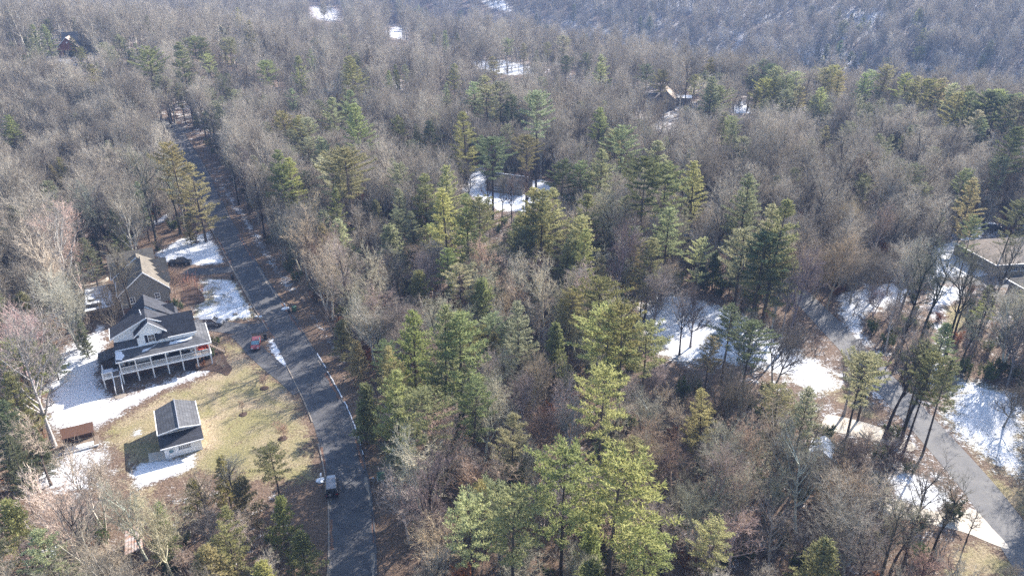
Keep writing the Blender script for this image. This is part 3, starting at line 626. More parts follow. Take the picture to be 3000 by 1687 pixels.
# ---------------------------------------------------------------- taupe house behind it (same street angle)
def taupe_house():
    t = empty('taupe_house', *uv(0, 28), HA, 0); tag(t, 'taupe sided house with many brown gables behind the white house', 'house')
    D = 0  # local v measured from 28
    b = MB(); gbody(b, .9, 10.3, 1.3, 9.8, 0, 4.35, 4.35, 8.75, 6.2); gbody(b, .1, 9.8, 9.6, 11.9, 0, 4.9, 4.9, 9.0, 5.5); b.box(.1, 9.8, 11.8, 15.2, 0, 4.9)
    gbody(b, 14.8, 20.2, .2, 8.6, 0, 5.1, 5.1, 7.7, 17.6, 'x'); b.build('wall', 'siding_taupe', t)
    b = MB(); b.box(.85, 10.35, 1.22, 9.7, -.2, 1.5); b.box(8, 10.4, 4, 15.4, -.2, 2.6); b.build('brick_skirt', 'brick_brown', t)
    r = MB(); gable(r, .5, 10.7, .9, 10.5, 4.5, 4.5, 9.05, 6.2); r.build('roof', 'shingle_brown', t)
    r = MB(); slab(r, [(-.3, 9.7, 5.0), (5.5, 9.7, 9.35), (5.5, 12.0, 9.35), (-.3, 15, 5.0)]); slab(r, [(10.4, 9.7, 5.0), (5.5, 9.7, 9.35), (5.5, 12.0, 9.35), (10.4, 15, 5.0)]); r.build('middle_roof', 'shingle_brown', t)
    r = MB(); gable(r, 14.3, 20.7, -.6, 9.0, 5.3, 5.3, 8.1, 17.6, axis='x'); r.build('rear_roof', 'shingle_brown', t)
    for y_, z_ in ((4.6, 6.7), (7.0, 6.95), (9.3, 7.2), (11.6, 7.5)):
        r = MB(); gable(r, y_-1.15, y_+1.15, 5.8, 11.2, z_-1.5, z_-1.5, z_, y_, axis='x'); r.build('dormer_roof', 'shingle_brown', t)
        b = MB(); gbody(b, y_-.95, y_+.95, 6.5, 10.75, 2, z_-1.45, z_-1.45, z_-.25, y_, 'x'); d = b.build('dormer', 'siding_taupe', t)
        window(d, (10.75, y_, z_-2.6), .9, 1.1, 'x+')
    for (x0, x1, y0, zl, zr, xr) in ((.47, 10.73, .9, 4.5, 9.05, 6.2), (-.33, 5.5, 9.7, 5.0, 9.35, 5.5)):
        for a in (x0, x1):
            if a != xr: k = MB(); k.prism([(a, y0-.09, zl+.02), (xr, y0-.09, zr+.02), (xr, y0-.09, zr-.22), (a, y0-.09, zl-.22)], (0, .08, 0)); k.build('rake_board', 'white_paint', t)
    for q_ in ((.38, .49, 1, 9.6, 4.3, 4.5), (-.42, -.31, 9.7, 15.0, 4.8, 5.0)): k = MB(); k.box(*q_); k.build('gutter', 'white_paint', t)
    for q_ in ((.9, 1.0, 1.2, 1.3, 0, 4.4), (.1, .2, 9.5, 9.6, 0, 4.9)): k = MB(); k.box(*q_); k.build('downpipe', 'white_paint', t)
    r = MB(); gable(r, 12.2, 13.8, -.1, 3.2, 6.4, 6.4, 7.6, 13.0, axis='x'); r.build('dormer_roof', 'shingle_brown', t)
    b = MB(); gbody(b, 12.35, 13.65, .2, 3, 4.5, 6.35, 6.35, 7.35, 13.0, 'x'); b.build('dormer', 'siding_taupe', t)
    window(t, (3.2, 1.3, 2.3), 1.0, 1.4, shutters=None); window(t, (8.0, 1.3, 2.3), 1.0, 1.4); window(t, (2.5, 9.6, 2.3), 1.0, 1.4)
    # snowy deck on posts behind (left)
    k = MB(); k.box(-6.0, .0, 1.0, 13.8, 2.35, 2.5); k.build('deck', 'deck_grey', t)
    k = MB(); k.prism([(x_+random.uniform(-.1, .1), y_, 2.51) for x_, y_ in ((-5.9, 1.1), (-2, 1.15), (-.4, 1.3), (-.6, 5.5), (-.9, 9.5), (-1.8, 13.6), (-5.9, 13.6))], (0, 0, .05)); k.build('snow_patch', 'snow', t)
    k = MB(); k.box(-6.1, 0, .88, 1.0, 2.2, 2.52); k.box(-6.12, -6.0, 1, 13.8, 2.2, 2.52); k.build('deck_beam', 'wood_old', t)
    for x_, y_ in ((-6, 1.0), (-3, 1.0), (-6, 7), (-6, 13.7), (-.3, 1.0)):
        k = MB(); k.box(x_-.08, x_+.08, y_-.08, y_+.08, -.1, 3.4); k.build('deck_post', 'wood_old', t)
    railing(t, (-5.9, 1.0, 0), (-3.1, 1.0, 0), 2.5, mat_='black', step=.35); railing(t, (-2.9, 1.0, 0), (-.4, 1.0, 0), 2.5, mat_='black', step=.35); railing(t, (-4.9, 6.8, 0), (-2.2, 6.8, 0), 2.5, mat_='black', step=.35)
    # front entry
    k = MB(); k.box(10.32, 10.4, 9.9, 10.8, .3, 2.4); k.build('door', 'navy', t)
taupe_house()
def prop(name, u, v, z, label, cat, rz=0):
    x, y = uv(u, v); t = empty(name, x, y, HA+rz, z); tag(t, label, cat); return t
t = prop('patio_set', -4.2, 31.2, 2.56, 'covered patio furniture under snow on the raised back deck', 'furniture')
k = MB(); k.blob((0, 0, .35), (1.6, .75, .42), 3, 3, .08); k.build('cover', 'black', t); k = MB(); k.blob((0, .1, .72), (1.3, .55, .13), 5, 3, .1); k.build('snow_cap', 'snow', t)
t = prop('patio_set', -4.6, 33.4, 2.56, 'round covered table beside the rear deck railing', 'furniture')
k = MB(); k.blob((0, 0, .4), (.75, .75, .5), 4, 3, .08); k.build('cover', 'black', t); k = MB(); k.blob((0, .05, .85), (.5, .5, .1), 6, 3, .1); k.build('snow_cap', 'snow', t)
t = prop('garden_wall', -5.2, 51.5, 0, 'low pale curved garden wall round the patio', 'wall')
k = MB(); arc = [(3.4*math.cos(a), 2.9*math.sin(a)) for a in np.linspace(R(200), R(350), 16)]; k.loft([[(x*s_, y*s_, z) for s_, z in ((1, -.1), (1, .6), (1.1, .6), (1.1, -.1))] for x, y in arc]); k.build('coping', 'concrete', t)
patch('path', [uv(*p) for p in [(-7.5, 50), (-3, 49.5), (-.6, 46), (-.4, 43), (-4.5, 43.2), (-8, 44.5)]], 'gravel', .05, 'tan gravel patio behind the taupe house')

# ---------------------------------------------------------------- white garage in the lower yard
def garage():
    t = empty('garage', -54.1, 91.9, HA, 0); tag(t, 'small white garage with a dark gabled roof on the brown lawn', 'garage')
    b = MB(); gbody(b, .15, 5.55, .1, 6.9, -.1, 3.2, 3.2, 4.25, 2.9); b.prism([(.2, -2.1, -.1), (.2, .12, -.1), (.2, .12, 3.0), (.2, -2.1, 2.35)], (5.3, 0, 0)); b.build('wall', 'siding_white', t)
    r = MB(); slab(r, [(-.2, -.15, 3.3), (2.9, -1.3, 4.5), (2.9, 7.2, 4.5), (-.2, 7.2, 3.3)], .14); slab(r, [(5.9, -.15, 3.3), (2.9, -1.3, 4.5), (2.9, 7.2, 4.5), (5.9, 7.2, 3.3)], .14); r.build('roof', 'shingle_grey', t)
    r = MB(); slab(r, [(-.25, -2.65, 2.3), (5.95, -2.65, 2.3), (5.95, -.2, 3.22), (-.25, -.2, 3.22)], .12); r.build('lean_to_roof', 'shingle_dark', t)
    k = MB(); k.box(-.3, 6.0, -.26, -.16, 3.18, 3.32)
    for a in (-.2, 5.9): k.prism([(a, -.27, 3.36), (2.9, -1.42, 4.56), (2.9, -1.42, 4.36), (a, -.27, 3.16)], (0, .09, 0))
    k.build('rake_board', 'white_paint', t)
    for q_ in ((-.32, -.21, -.15, 7.2, 3.14, 3.32), (5.91, 6.02, -.15, 7.2, 3.14, 3.32), (-.25, 5.95, -2.76, -2.66, 2.14, 2.31)): k = MB(); k.box(*q_); k.build('gutter', 'white_paint', t)
    k = MB(); k.tube((2.9, -1.3, 4.53), (2.9, 7.2, 4.53), .09, .09, 6); k.build('ridge_cap', 'steel', t)
    k = MB(); k.box(.75, 1.6, -2.16, -2.1, 0, 2.0); d = k.build('door', 'white_paint', t)
    k = MB(); k.tube((1.17, -2.2, 1.25), (1.17, -2.16, 1.25), .34, .34, 18); k.build('pane', 'glass_blue', d); k = MB(); k.box(1.46, 1.52, -2.22, -2.16, .95, 1.05); k.build('handle', 'steel', d)
    window(t, (3.1, -2.1, 1.0), 1.8, .75, bars=(5, 1))
    k = MB(); k.box(5.56, 5.66, 2.2, 2.3, 2.4, 2.8); k.box(5.56, 5.66, 4.0, 4.1, 2.4, 2.8); k.build('wall_lamp', 'white_paint', t)
garage()
patch('path', [(-56.3, 91.5), (-55.2, 89.3), (-53.0, 90.2), (-53.9, 92.2)], 'concrete', .03, 'small brown concrete pad beside the garage door', 1)
# lean-to woodshed
def woodshed():
    t = empty('woodshed', -69.0, 91.4, HA, 0); tag(t, 'rusty roofed open woodshed on a low platform by the woods', 'shed')
    k = MB(); k.box(-.2, 4.6, -.1, 2.6, .12, .3); k.build('platform', 'wood_old', t)
    k = MB(); slab(k, [(-.3, 1.0, 2.1), (4.3, 1.0, 2.1), (4.3, 3.1, 2.7), (-.3, 3.1, 2.7)], .08); k.build('roof', 'wood_rust', t)
    for x in (0, 2, 4.0):
        for y, z in ((1.2, 2.0), (2.6, 2.45)): k = MB(); k.box(x-.06, x+.06, y-.06, y+.06, .3, z); k.build('post', 'wood_old', t)
    k = MB(); k.box(-.05, 4.05, 2.66, 2.72, .3, 2.4); k.build('back_wall', 'wood_rust', t)
    k = MB(); k.box(0, 3.9, .05, 1.1, .31, .4); k.build('snow_patch', 'snow', t)
    k = MB(); k.box(-.2, 4.6, -.22, -.1, .1, .34); k.build('edge_beam', 'white_paint', t)
woodshed()
def tinshed(name, x, y, a, w_, l_, h0, h1, label, m_='tin'):
    t = empty(name, x, y, a); tag(t, label, 'shed')
    k = MB(); k.prism([(0, 0, -.1), (w_, 0, -.1), (w_, 0, h1-.1), (0, 0, h0-.1)], (0, l_, 0)); k.build('wall', 'wood_old', t)
    k = MB(); n = int(w_/.3)
    slab(k, [(-.2, -.2, h0), (w_+.2, -.2, h1), (w_+.2, l_+.2, h1), (-.2, l_+.2, h0)], .05)
    for i in range(n+1): f = i/n; x_ = w_*f; z_ = h0+(h1-h0)*f; k.tube((x_, -.2, z_+.01), (x_, l_+.2, z_+.01), .035, .035, 5)
    k.build('roof', m_, t)
    k = MB(); k.box(w_*.3, w_*.7, -.05, -.002, 0, 1.75); k.build('door', 'wood_rust', t)
tinshed('tin_shed', -48.6, 69.1, R(25), 1.7, 4.5, 2.0, 2.3, 'small shed with a white and rust streaked tin roof among bare trees')
tinshed('tin_shed', *at(125, 1660), R(20), 1.5, 1.6, 1.2, 1.4, 'tiny tin topped box among the trees at the lower left', 'white_paint')

# ---------------------------------------------------------------- distant houses
def simple_house(name, x, y, rot, w_, l_, ze, zr, wall, roof, label, z=None, axis='y', extra=None, found=None):
    t = empty(name, x, y, rot, z); tag(t, label, 'house')
    b = MB()
    if axis == 'y': gbody(b, -w_/2, w_/2, 0, l_, -1, ze, ze, zr, 0)
    else: gbody(b, 0, l_, -w_/2, w_/2, -1, ze, ze, zr, l_/2, 'x')
    b.build('wall', wall, t); r = MB()
    o = .4; sl_ = (zr-ze)/((w_ if axis == 'y' else l_)/2)
    if axis == 'y': gable(r, -w_/2-o, w_/2+o, -o, l_+o, ze+.1-o*sl_*0+.02, ze+.12, zr+.25, 0)
    else: gable(r, -o, l_+o, -w_/2-o, w_/2+o, ze+.12, ze+.12, zr+.25, l_/2, axis='x')
    r.build('roof', roof, t)
    return t
# brick house far left
x, y = at(205, 165); t = simple_house('brick_house', x, y, R(18), 9, 11, 4.2, 8.6, 'brick_red', 'shingle_tan', 'far red brick house with a grey roof and dark garage door')
k = MB(); k.box(-2.4, 2.4, -.1, -.002, 0, 2.6); g_ = k.build('garage_door', 'navy', t); k = MB(); k.box(-1.2, -.4, -.14, -.1, 1.2, 1.5); k.box(.4, 1.2, -.14, -.1, 1.2, 1.5); k.build('pane', 'lamp_clear', g_)
for s_ in (-1, 1): k = MB(); k.prism([(s_*4.9, -.45, 4.3), (0, -.45, 8.9), (0, -.45, 8.6), (s_*4.9, -.45, 4.0)], (0, .06, 0)); k.build('rake_board', 'white_paint', t)
b = MB(); gbody(b, 5, 15, -3, 15, -1, 4.8, 4.8, 10, 10, 'x'); b.build('wing_wall', 'siding_taupe', t); r = MB(); gable(r, 4.6, 15.4, -3.4, 15.4, 4.9, 4.9, 10.3, 10, axis='x'); r.build('wing_roof', 'shingle_grey', t)
b = MB(); gbody(b, 5.6, 9.4, 4.6, 9, 4.5, 7.4, 7.4, 9.3, 7.5); b.build('dormer', 'siding_taupe', t); r = MB(); gable(r, 5.3, 9.7, 4.2, 9, 7.3, 7.3, 9.6, 7.5); r.build('dormer_roof', 'shingle_tan', t)
window(t, (7.5, 4.6, 6.0), 1.6, 1.6); k = MB(); k.tube((0, -.06, 6.4), (0, -.002, 6.4), .4, .4, 12); k.build('gable_vent', 'white_paint', t)
# grey house in the woods right of centre
x, y = at(1945, 322); t = simple_house('grey_house', x, y, R(-12), 9.5, 13, 4.5, 9, 'siding_taupe', 'shingle_tan', 'grey gabled house half hidden in the woods beyond the centre')
k = MB(); k.box(5.2, 12, 9, 15, -1, 4); k.build('side_wing', 'siding_taupe', t); k = MB(); k.box(4.95, 12.4, 8.6, 15.4, 4.01, 4.25); k.build('side_roof', 'white_paint', t)
r = MB(); gable(r, 2, 8, -12, 0, 3.6, 3.6, 6.5, 5, axis='x'); r.build('wing_roof', 'shingle_grey', t); b = MB(); gbody(b, 2.3, 7.7, -11.6, -4, -1, 3.5, 3.5, 6.2, 5, 'x'); b.build('wing_wall', 'siding_white', t)
k = MB(); k.box(-3.4, -1, -.08, -.002, 0, 2.4); k.box(.8, 3.4, -.08, -.002, 0, 2.4); k.build('window', 'glass', t)
x, y = at(2172, 372); t = simple_house('grey_cottage', x, y, R(-4), 7, 8, 2.8, 4.6, 'siding_white', 'shingle_tan', 'small pale roofed cottage behind tall trunks', axis='x'); window(t, (4, -3.5, .8), 1.4, 1.2)
# low brown house beside the middle clearing
x, y = at(1425, 560); t = empty('brown_house', x, y, R(-24)); tag(t, 'low brown roofed house beside the snowy middle clearing', 'house')
b = MB(); gbody(b, 0, 9, 0, 12, -.5, 2.5, 2.5, 4.6, 4.5, 'x'); b.build('wall', 'siding_taupe', t); r = MB(); gable(r, -.5, 9.5, -.5, 12.5, 2.6, 2.6, 4.9, 4.5, axis='x'); r.build('roof', 'shingle_brown', t)
k = MB(); k.box(-.5, 12.5, 4.36, 4.64, 4.86, 4.97); k.build('ridge_snow', 'snow', t)
for q_ in (3, 8): window(t, (q_, 0, .9), 1.4, 1.1)
# tan hip-roofed house at the right edge
def hip_house(x, y, rot, w_, l_, ze, zr, label, wall='stone', roof='shingle_tan'):
    t = empty('hip_roofed_house', x, y, rot, 0); tag(t, label, 'house')
    k = MB(); k.box(0, w_, 0, l_, -.2, ze); k.build('wall', wall, t)
    k = MB(); o = .6; i = min(w_, l_)/2
    A = (-o, -o, ze); B = (w_+o, -o, ze); C_ = (w_+o, l_+o, ze); D = (-o, l_+o, ze)
    if w_ > l_: P1 = (i, l_/2, zr); P2 = (w_-i, l_/2, zr); faces = [(A, B, P2, P1), (C_, D, P1, P2), (D, A, P1), (B, C_, P2)]
    else: P1 = (w_/2, i, zr); P2 = (w_/2, l_-i, zr); faces = [(A, B, P1), (C_, D, P2), (D, A, P1, P2), (B, C_, P2, P1)]
    for f_ in faces: slab(k, list(f_), .2)
    k.build('roof', roof, t)
    k = MB(); k.box(-o-.1, w_+o+.1, -o-.12, -o-.01, ze-.2, ze+.02); k.box(-o-.12, -o-.01, -o, l_+o, ze-.2, ze+.02); k.build('gutter', 'white_paint', t)
    return t
t = hip_house(113.2, 157.0, R(8), 24, 14, 3.3, 6.8, 'large tan hip roofed house at the right edge of the snow')
for q_ in (2.6, 5.0, 7.4): window(t, (q_, 0, 1.2), 1.7, 1.3, bars=(2, 0))
window(t, (0, 5, 1.2), 1.5, 1.2, 'x-'); k = MB(); k.box(9.5, 13.5, -.08, -.002, 0, 2.4); k.build('garage_door', 'white_paint', t)
t = hip_house(113.6, 136.5, R(8), 16, 13, 2.9, 6.4, 'brown roofed house corner below the tan hip roofed house', 'siding_taupe', 'shingle_brown'); window(t, (0, 8, 1.1), 1.4, 1.2, 'x-')
x, y = at(2940, 480); t = hip_house(x, y, R(-5), 18, 10, 3, 5.4, 'snow dusted grey roofed house beyond the trees at the right edge', 'siding_white', 'shingle_tan'); t.location.z = float(th(x, y)); window(t, (5, 0, 1.1), 1.6, 1.2)
x, y = at(1148, 66); t = simple_house('lodge', x, y, R(10), 12, 10, 4, 8, 'wood_rust', 'shingle_dark', 'dark peaked lodge above the far snowy field'); window(t, (0, 0, 1), 3, 2)
x, y = at(2395, 1362); t = simple_house('garden_shed', x, y, R(-30), 2.6, 3.2, 1.9, 2.9, 'siding_white', 'white_paint', 'tiny white roofed garden shed in the brush by the right hand road', z=0)
k = MB(); k.box(-.4, .4, -.05, -.002, 0, 1.7); k.build('door', 'wood_old', t)
x, y = at(2400, 505); t = simple_house('barn', x, y, R(5), 7, 9, 3, 4.6, 'siding_taupe', 'white_paint', 'snow covered low roof seen through the woods at upper right', axis='x')
k = MB(); k.box(3, 6, -3.58, -3.502, 0, 2.3); k.build('door', 'wood_old', t)

# ---------------------------------------------------------------- vehicles
def wheel(parent, x, y, r=.36, wd=.24):
    k = MB(); k.tube((x, y-wd/2, r), (x, y+wd/2, r), r, r, 20); o = k.build('wheel', 'rubber', parent, smooth=False)
    s_ = 1 if y > 0 else -1; k = MB(); k.tube((x, y+s_*wd/2, r), (x, y+s_*(wd/2+.015), r), r*.62, r*.55, 14); k.build('rim', 'steel', o)
def car(name, x, y, heading, prof, cabin, hw, paint, label, cat, wb, roofm=None, z=0, wheel_r=.34, hoodm=None, spare=False):
    """prof: list of (x, z_top) along the length; cabin: (x0,x1 base, x2,x3 roof, z0,z1)"""
    t = empty(name, x, y, heading, z+.06); tag(t, label, cat)
    k = MB(); rings = []
    for (px_, zt, wf) in prof:
        w_ = hw*wf; zb = .28 if abs(px_) < prof[-1][0]*.93 else .38
        rings.append([(px_, -w_*.92, zb), (px_, -w_, zb+.15), (px_, -w_, zt-.14), (px_, -w_*.88, zt-.02), (px_, 0, zt+.03), (px_, w_*.88, zt-.02), (px_, w_, zt-.14), (px_, w_, zb+.15), (px_, w_*.92, zb)])
    k.loft(rings); k.build('body', paint, t, smooth=False, bevel=.03)
    x0, x1, x2, x3, z0, z1 = cabin; wi = hw*.9; wt = hw*.74
    k = MB(); k.loft([[(x0, -wi, z0), (x1, -wi, z0), (x1, wi, z0), (x0, wi, z0)], [(x2, -wt, z1), (x3, -wt, z1), (x3, wt, z1), (x2, wt, z1)]]); k.build('windscreen', 'glass_blue' if 'sedan' in name else 'glass', t)
    k = MB(); k.loft([[(x2-.04, -wt-.02, z1-.02), (x3+.04, -wt-.02, z1-.02), (x3+.04, wt+.02, z1-.02), (x2-.04, wt+.02, z1-.02)], [(x2+.12, -wt+.1, z1+.07), (x3-.1, -wt+.1, z1+.07), (x3-.1, wt-.1, z1+.07), (x2+.12, wt-.1, z1+.07)]])
    for s_ in (-1, 1):     # pillars
        for (a, c) in ((x0, x2), (x1, x3), ((x0+x1)/2, (x2+x3)/2)):
            k.prism([(a-.05, s_*(wi+.005), z0), (a+.05, s_*(wi+.005), z0), (c+.05, s_*(wt+.015), z1), (c-.05, s_*(wt+.015), z1)], (0, -s_*.03, 0))
    k.build('roof', roofm or paint, t)
    for sx_ in (-wb/2, wb/2):
        for s_ in (-1, 1): wheel(t, sx_, s_*(hw-.1), wheel_r)
    L_ = prof[-1][0]
    for s_ in (-1, 1):
        k = MB(); k.box(L_-.05, L_+.03, s_*(hw-.32)-.16, s_*(hw-.32)+.16, .62, .78); k.build('headlight', 'lamp_clear', t)
        k = MB(); k.box(-L_-.03, -L_+.05, s_*(hw-.25)-.13, s_*(hw-.25)+.13, .66, .86); k.build('taillight', 'lamp_red', t)
        k = MB(); k.box(x1-.25, x1-.05, s_*(hw+.09)-.08, s_*(hw+.09)+.08, z0+.0, z0+.16); k.build('mirror', 'black', t)
    k = MB(); k.box(L_-.02, L_+.05, -hw*.8, hw*.8, .3, .5); k.build('bumper', 'black', t); k = MB(); k.box(-L_-.05, -L_+.02, -hw*.8, hw*.8, .3, .5); k.build('bumper', 'black', t)
    return t
# silver-grey pickup-like SUV on the drive, nose to the road
car('suv', -61.9, 133.1, R(4), [(-2.45, .95, .9), (-2.3, 1.05, .97), (-.9, 1.08, 1), (.9, 1.08, 1), (1.3, 1.06, 1), (2.2, 1.0, .96), (2.45, .85, .86)], (-2.35, 1.35, -2.1, .55, 1.05, 1.72), .97, 'paint_grey',
    'blue grey SUV parked with its nose to the road beside the white house', 'SUV', 2.9, roofm='hood_silver', wheel_r=.40)
car('sedan', -50.0, 124.6, R(-76), [(-2.3, .82, .88), (-2.1, .95, .96), (-1.2, .96, 1), (1.0, .92, 1), (2.0, .78, .96), (2.3, .6, .84)], (-1.75, 1.15, -.95, .35, .92, 1.38), .88, 'paint_red',
    'red sedan parked on the loop drive facing the camera', 'sedan', 2.7)
jp = car('jeep', -26.0, 83.2, R(104), [(-2.0, 1.15, .97), (-1.9, 1.2, 1), (.7, 1.2, 1), (.8, 1.12, .85), (1.9, 1.05, .8), (2.0, .95, .78)], (-1.98, .85, -1.9, .45, 1.15, 1.82), .93, 'paint_black',
    'black off road vehicle with a ribbed grey top stopped at the road edge', 'car', 2.4, roofm='soft_top', wheel_r=.42)
k = MB(); k.tube((-2.02, .25, 1.0), (-2.25, .25, 1.0), .4, .4, 20); o = k.build('spare_wheel', 'rubber', jp); k = MB(); k.tube((-2.25, .25, 1.0), (-2.27, .25, 1.0), .2, .2, 14); k.build('rim', 'steel', o)
k = MB(); k.loft([[(.95, -.7, 1.13), (1.9, -.62, 1.08), (1.9, .62, 1.08), (.95, .7, 1.13)], [(1.0, -.62, 1.19), (1.85, -.55, 1.13), (1.85, .55, 1.13), (1.0, .62, 1.19)]]); k.build('hood', 'hood_silver', jp)
for s_ in (-1, 1):
    for x0_ in (-1.6, .85): k = MB(); k.box(x0_, x0_+.95, s_*.86-.13, s_*.86+.13, .88, .98); k.build('fender', 'black', jp)
x, y = at(529, 775); tq = car('pickup_truck', x, y, R(8), [(-2.6, .95, .95), (-2.5, 1.02, 1), (-.9, 1.02, 1), (1.1, 1.05, 1), (2.3, 1.0, .96), (2.55, .85, .86)], (-.9, 1.35, -.65, .75, 1.03, 1.7), .97, 'paint_black',
    'black vehicle parked at the head of the upper driveway', 'truck', 3.2, wheel_r=.4)
k = MB(); k.box(-2.45, -1.0, -.8, .8, 1.03, 1.12); k.build('bed_cover', 'black', tq)
x, y = at(2905, 672); car('suv', x, y, R(-10), [(-2.4, .95, .9), (-2.3, 1.05, .97), (-.9, 1.08, 1), (1.3, 1.06, 1), (2.2, 1.0, .96), (2.4, .85, .86)], (-2.3, 1.35, -2.0, .55, 1.05, 1.7), .95, 'paint_black',
    'dark snow topped vehicle above the bright snow at upper right', 'SUV', 2.8, roofm='snow')

# ---------------------------------------------------------------- street furniture
def bin_(x, y, label, rz=0, m_='black', s=1.):
    t = empty('wheelie_bin', x, y, rz); tag(t, label, 'bin', 'bins by the road'); t.scale = (s, s, s)
    k = MB(); k.loft([[(-.22, -.25, .05), (.22, -.25, .05), (.22, .25, .05), (-.22, .25, .05)], [(-.3, -.32, 1.0), (.3, -.32, 1.0), (.3, .32, 1.0), (-.3, .32, 1.0)]]); k.build('body', m_, t)
    k = MB(); k.loft([[(-.32, -.36, 1.0), (.32, -.36, 1.0), (.32, .34, 1.0), (-.32, .34, 1.0)], [(-.26, -.3, 1.09), (.26, -.3, 1.09), (.26, .28, 1.09), (-.26, .28, 1.09)]]); k.build('lid', m_, t)
    for a in (-.25, .25): k = MB(); k.tube((a-.04, .3, .12), (a+.04, .3, .12), .12, .12, 10); k.build('wheel', 'rubber', t)
bin_(*at(682, 820), 'black bin at the mouth of the upper driveway', .3, s=1.15)
bin_(*at(778, 994), 'black bin beside the road above the red sedan', .4, s=1.15)
bin_(*at(-5+868, 912), 'dark green bin standing across the road from the white house', 1, 'green_metal', s=1.2)
bin_(*at(848, 918), 'black bin next to the snow capped mailbox', .2, s=.9)
def mailbox(x, y, label, rz=0, snow=False, post='white_paint'):
    t = empty('mailbox', x, y, rz); tag(t, label, 'mailbox')
    k = MB(); k.box(-.06, .06, -.06, .06, -.1, 1.0); k.build('post', post, t)
    k = MB(); k.box(-.13, .13, -.28, .28, 1.0, 1.16); k.tube((0, -.28, 1.16), (0, .28, 1.16), .13, .13, 12); k.build('box', 'white_paint' if snow else 'black', t)
    if snow: k = MB(); k.blob((0, 0, .12), (.85, .6, .22), 8, 3, .12); k.build('snow_heap', 'snow', t)
mailbox(*at(836, 905), 'white mailbox in a heap of snow across from the white house', .5, True)
mailbox(*at(942, 1408), 'white mailbox with snow at its foot beside the black jeep', .1, True)
t = empty('lamp_post', *at(737, 930)); tag(t, 'thin dark lamp post with an orange lantern at the snowy lawn corner', 'lamp post')
k = MB(); k.tube((0, 0, -.1), (0, 0, 2.9), .055, .045, 8); k.build('pole', 'black', t); k = MB(); k.tube((0, 0, 2.9), (0, 0, 3.25), .13, .17, 6); k.build('lantern', 'dry_leaf', t); k = MB(); k.tube((0, 0, 3.25), (0, 0, 3.42), .2, .02, 6); k.build('cap', 'black', t)
t = empty('utility_box', *at(1118, 1400), .3); tag(t, 'green metal utility box on the leafy verge right of the jeep', 'utility box')
k = MB(); k.box(-.55, .55, -.45, .45, 0, .75); k.build('cabinet', 'green_metal', t, bevel=.04); k = MB(); k.box(-.6, .6, -.5, .5, .75, .85); k.build('lid', 'green_metal', t, bevel=.03); k = MB(); k.box(-.7, .7, -.6, .6, -.1, .04); k.build('pad', 'concrete', t)
t = empty('utility_pedestal', *at(1094, 1410), .3); tag(t, 'small grey cable pedestal left of the green utility box', 'utility box')
k = MB(); k.box(-.13, .13, -.13, .13, 0, .6); k.build('post', 'steel', t); k = MB(); k.box(-.16, .16, -.16, .16, .6, .72); k.build('cap', 'steel', t)
t = empty('birch_snag', *at(2832, 945)); tag(t, 'white bare broken trunk leaning by the right hand woods', 'tree trunk')
k = MB(); k.tube((0, 0, -.2), (-.8, .4, 5.2), .2, .12, 8); k.tube((-.4, .2, 2.6), (.3, .3, 3.4), .05, .03, 6); k.build('trunk', 'birch', t)
a_ = at(2520, 1262); b_ = at(2630, 1380)
t = empty('fallen_log', a_[0], a_[1]); tag(t, 'long pale fallen trunk lying below the tall roadside pines', 'log')
k = MB(); k.tube((0, 0, .35), (b_[0]-a_[0], b_[1]-a_[1], .25), .12, .18, 7); k.tube((1, -1.5, .35), (1.8, -1.6, 1.1), .05, .02, 5); k.build('trunk', 'birch', t)
for i, (px_, py_, s_) in enumerate(((690, 922, .5), (697, 934, .38), (720, 936, .36), (668, 936, .42), (752, 930, .4), (764, 932, .55), (745, 922, .3))):
    x, y = at(px_, py_); t = empty('boulder', x, y, i)
    tag(t, ['dark low shrubby boulder in the lawn bed', 'small rock in front of the lawn bed boulder', 'grey rock along the driveway edge', 'flat rock nearest the SUV along the drive', 'snow topped rock at the lamp post', 'largest pale rock at the driveway mouth', 'small rock behind the lamp post'][i], 'rock', 'rocks edging the driveway')
    k = MB(); k.blob((0, 0, s_*.3), (s_, s_*.8, s_*.6), i, 2, .18); k.build('stone', 'rock', t)
    if i in (4, 5): k = MB(); k.blob((0, 0, s_*.8), (s_*.7, s_*.6, s_*.2), i, 2, .1); k.build('snow_cap', 'snow', t)
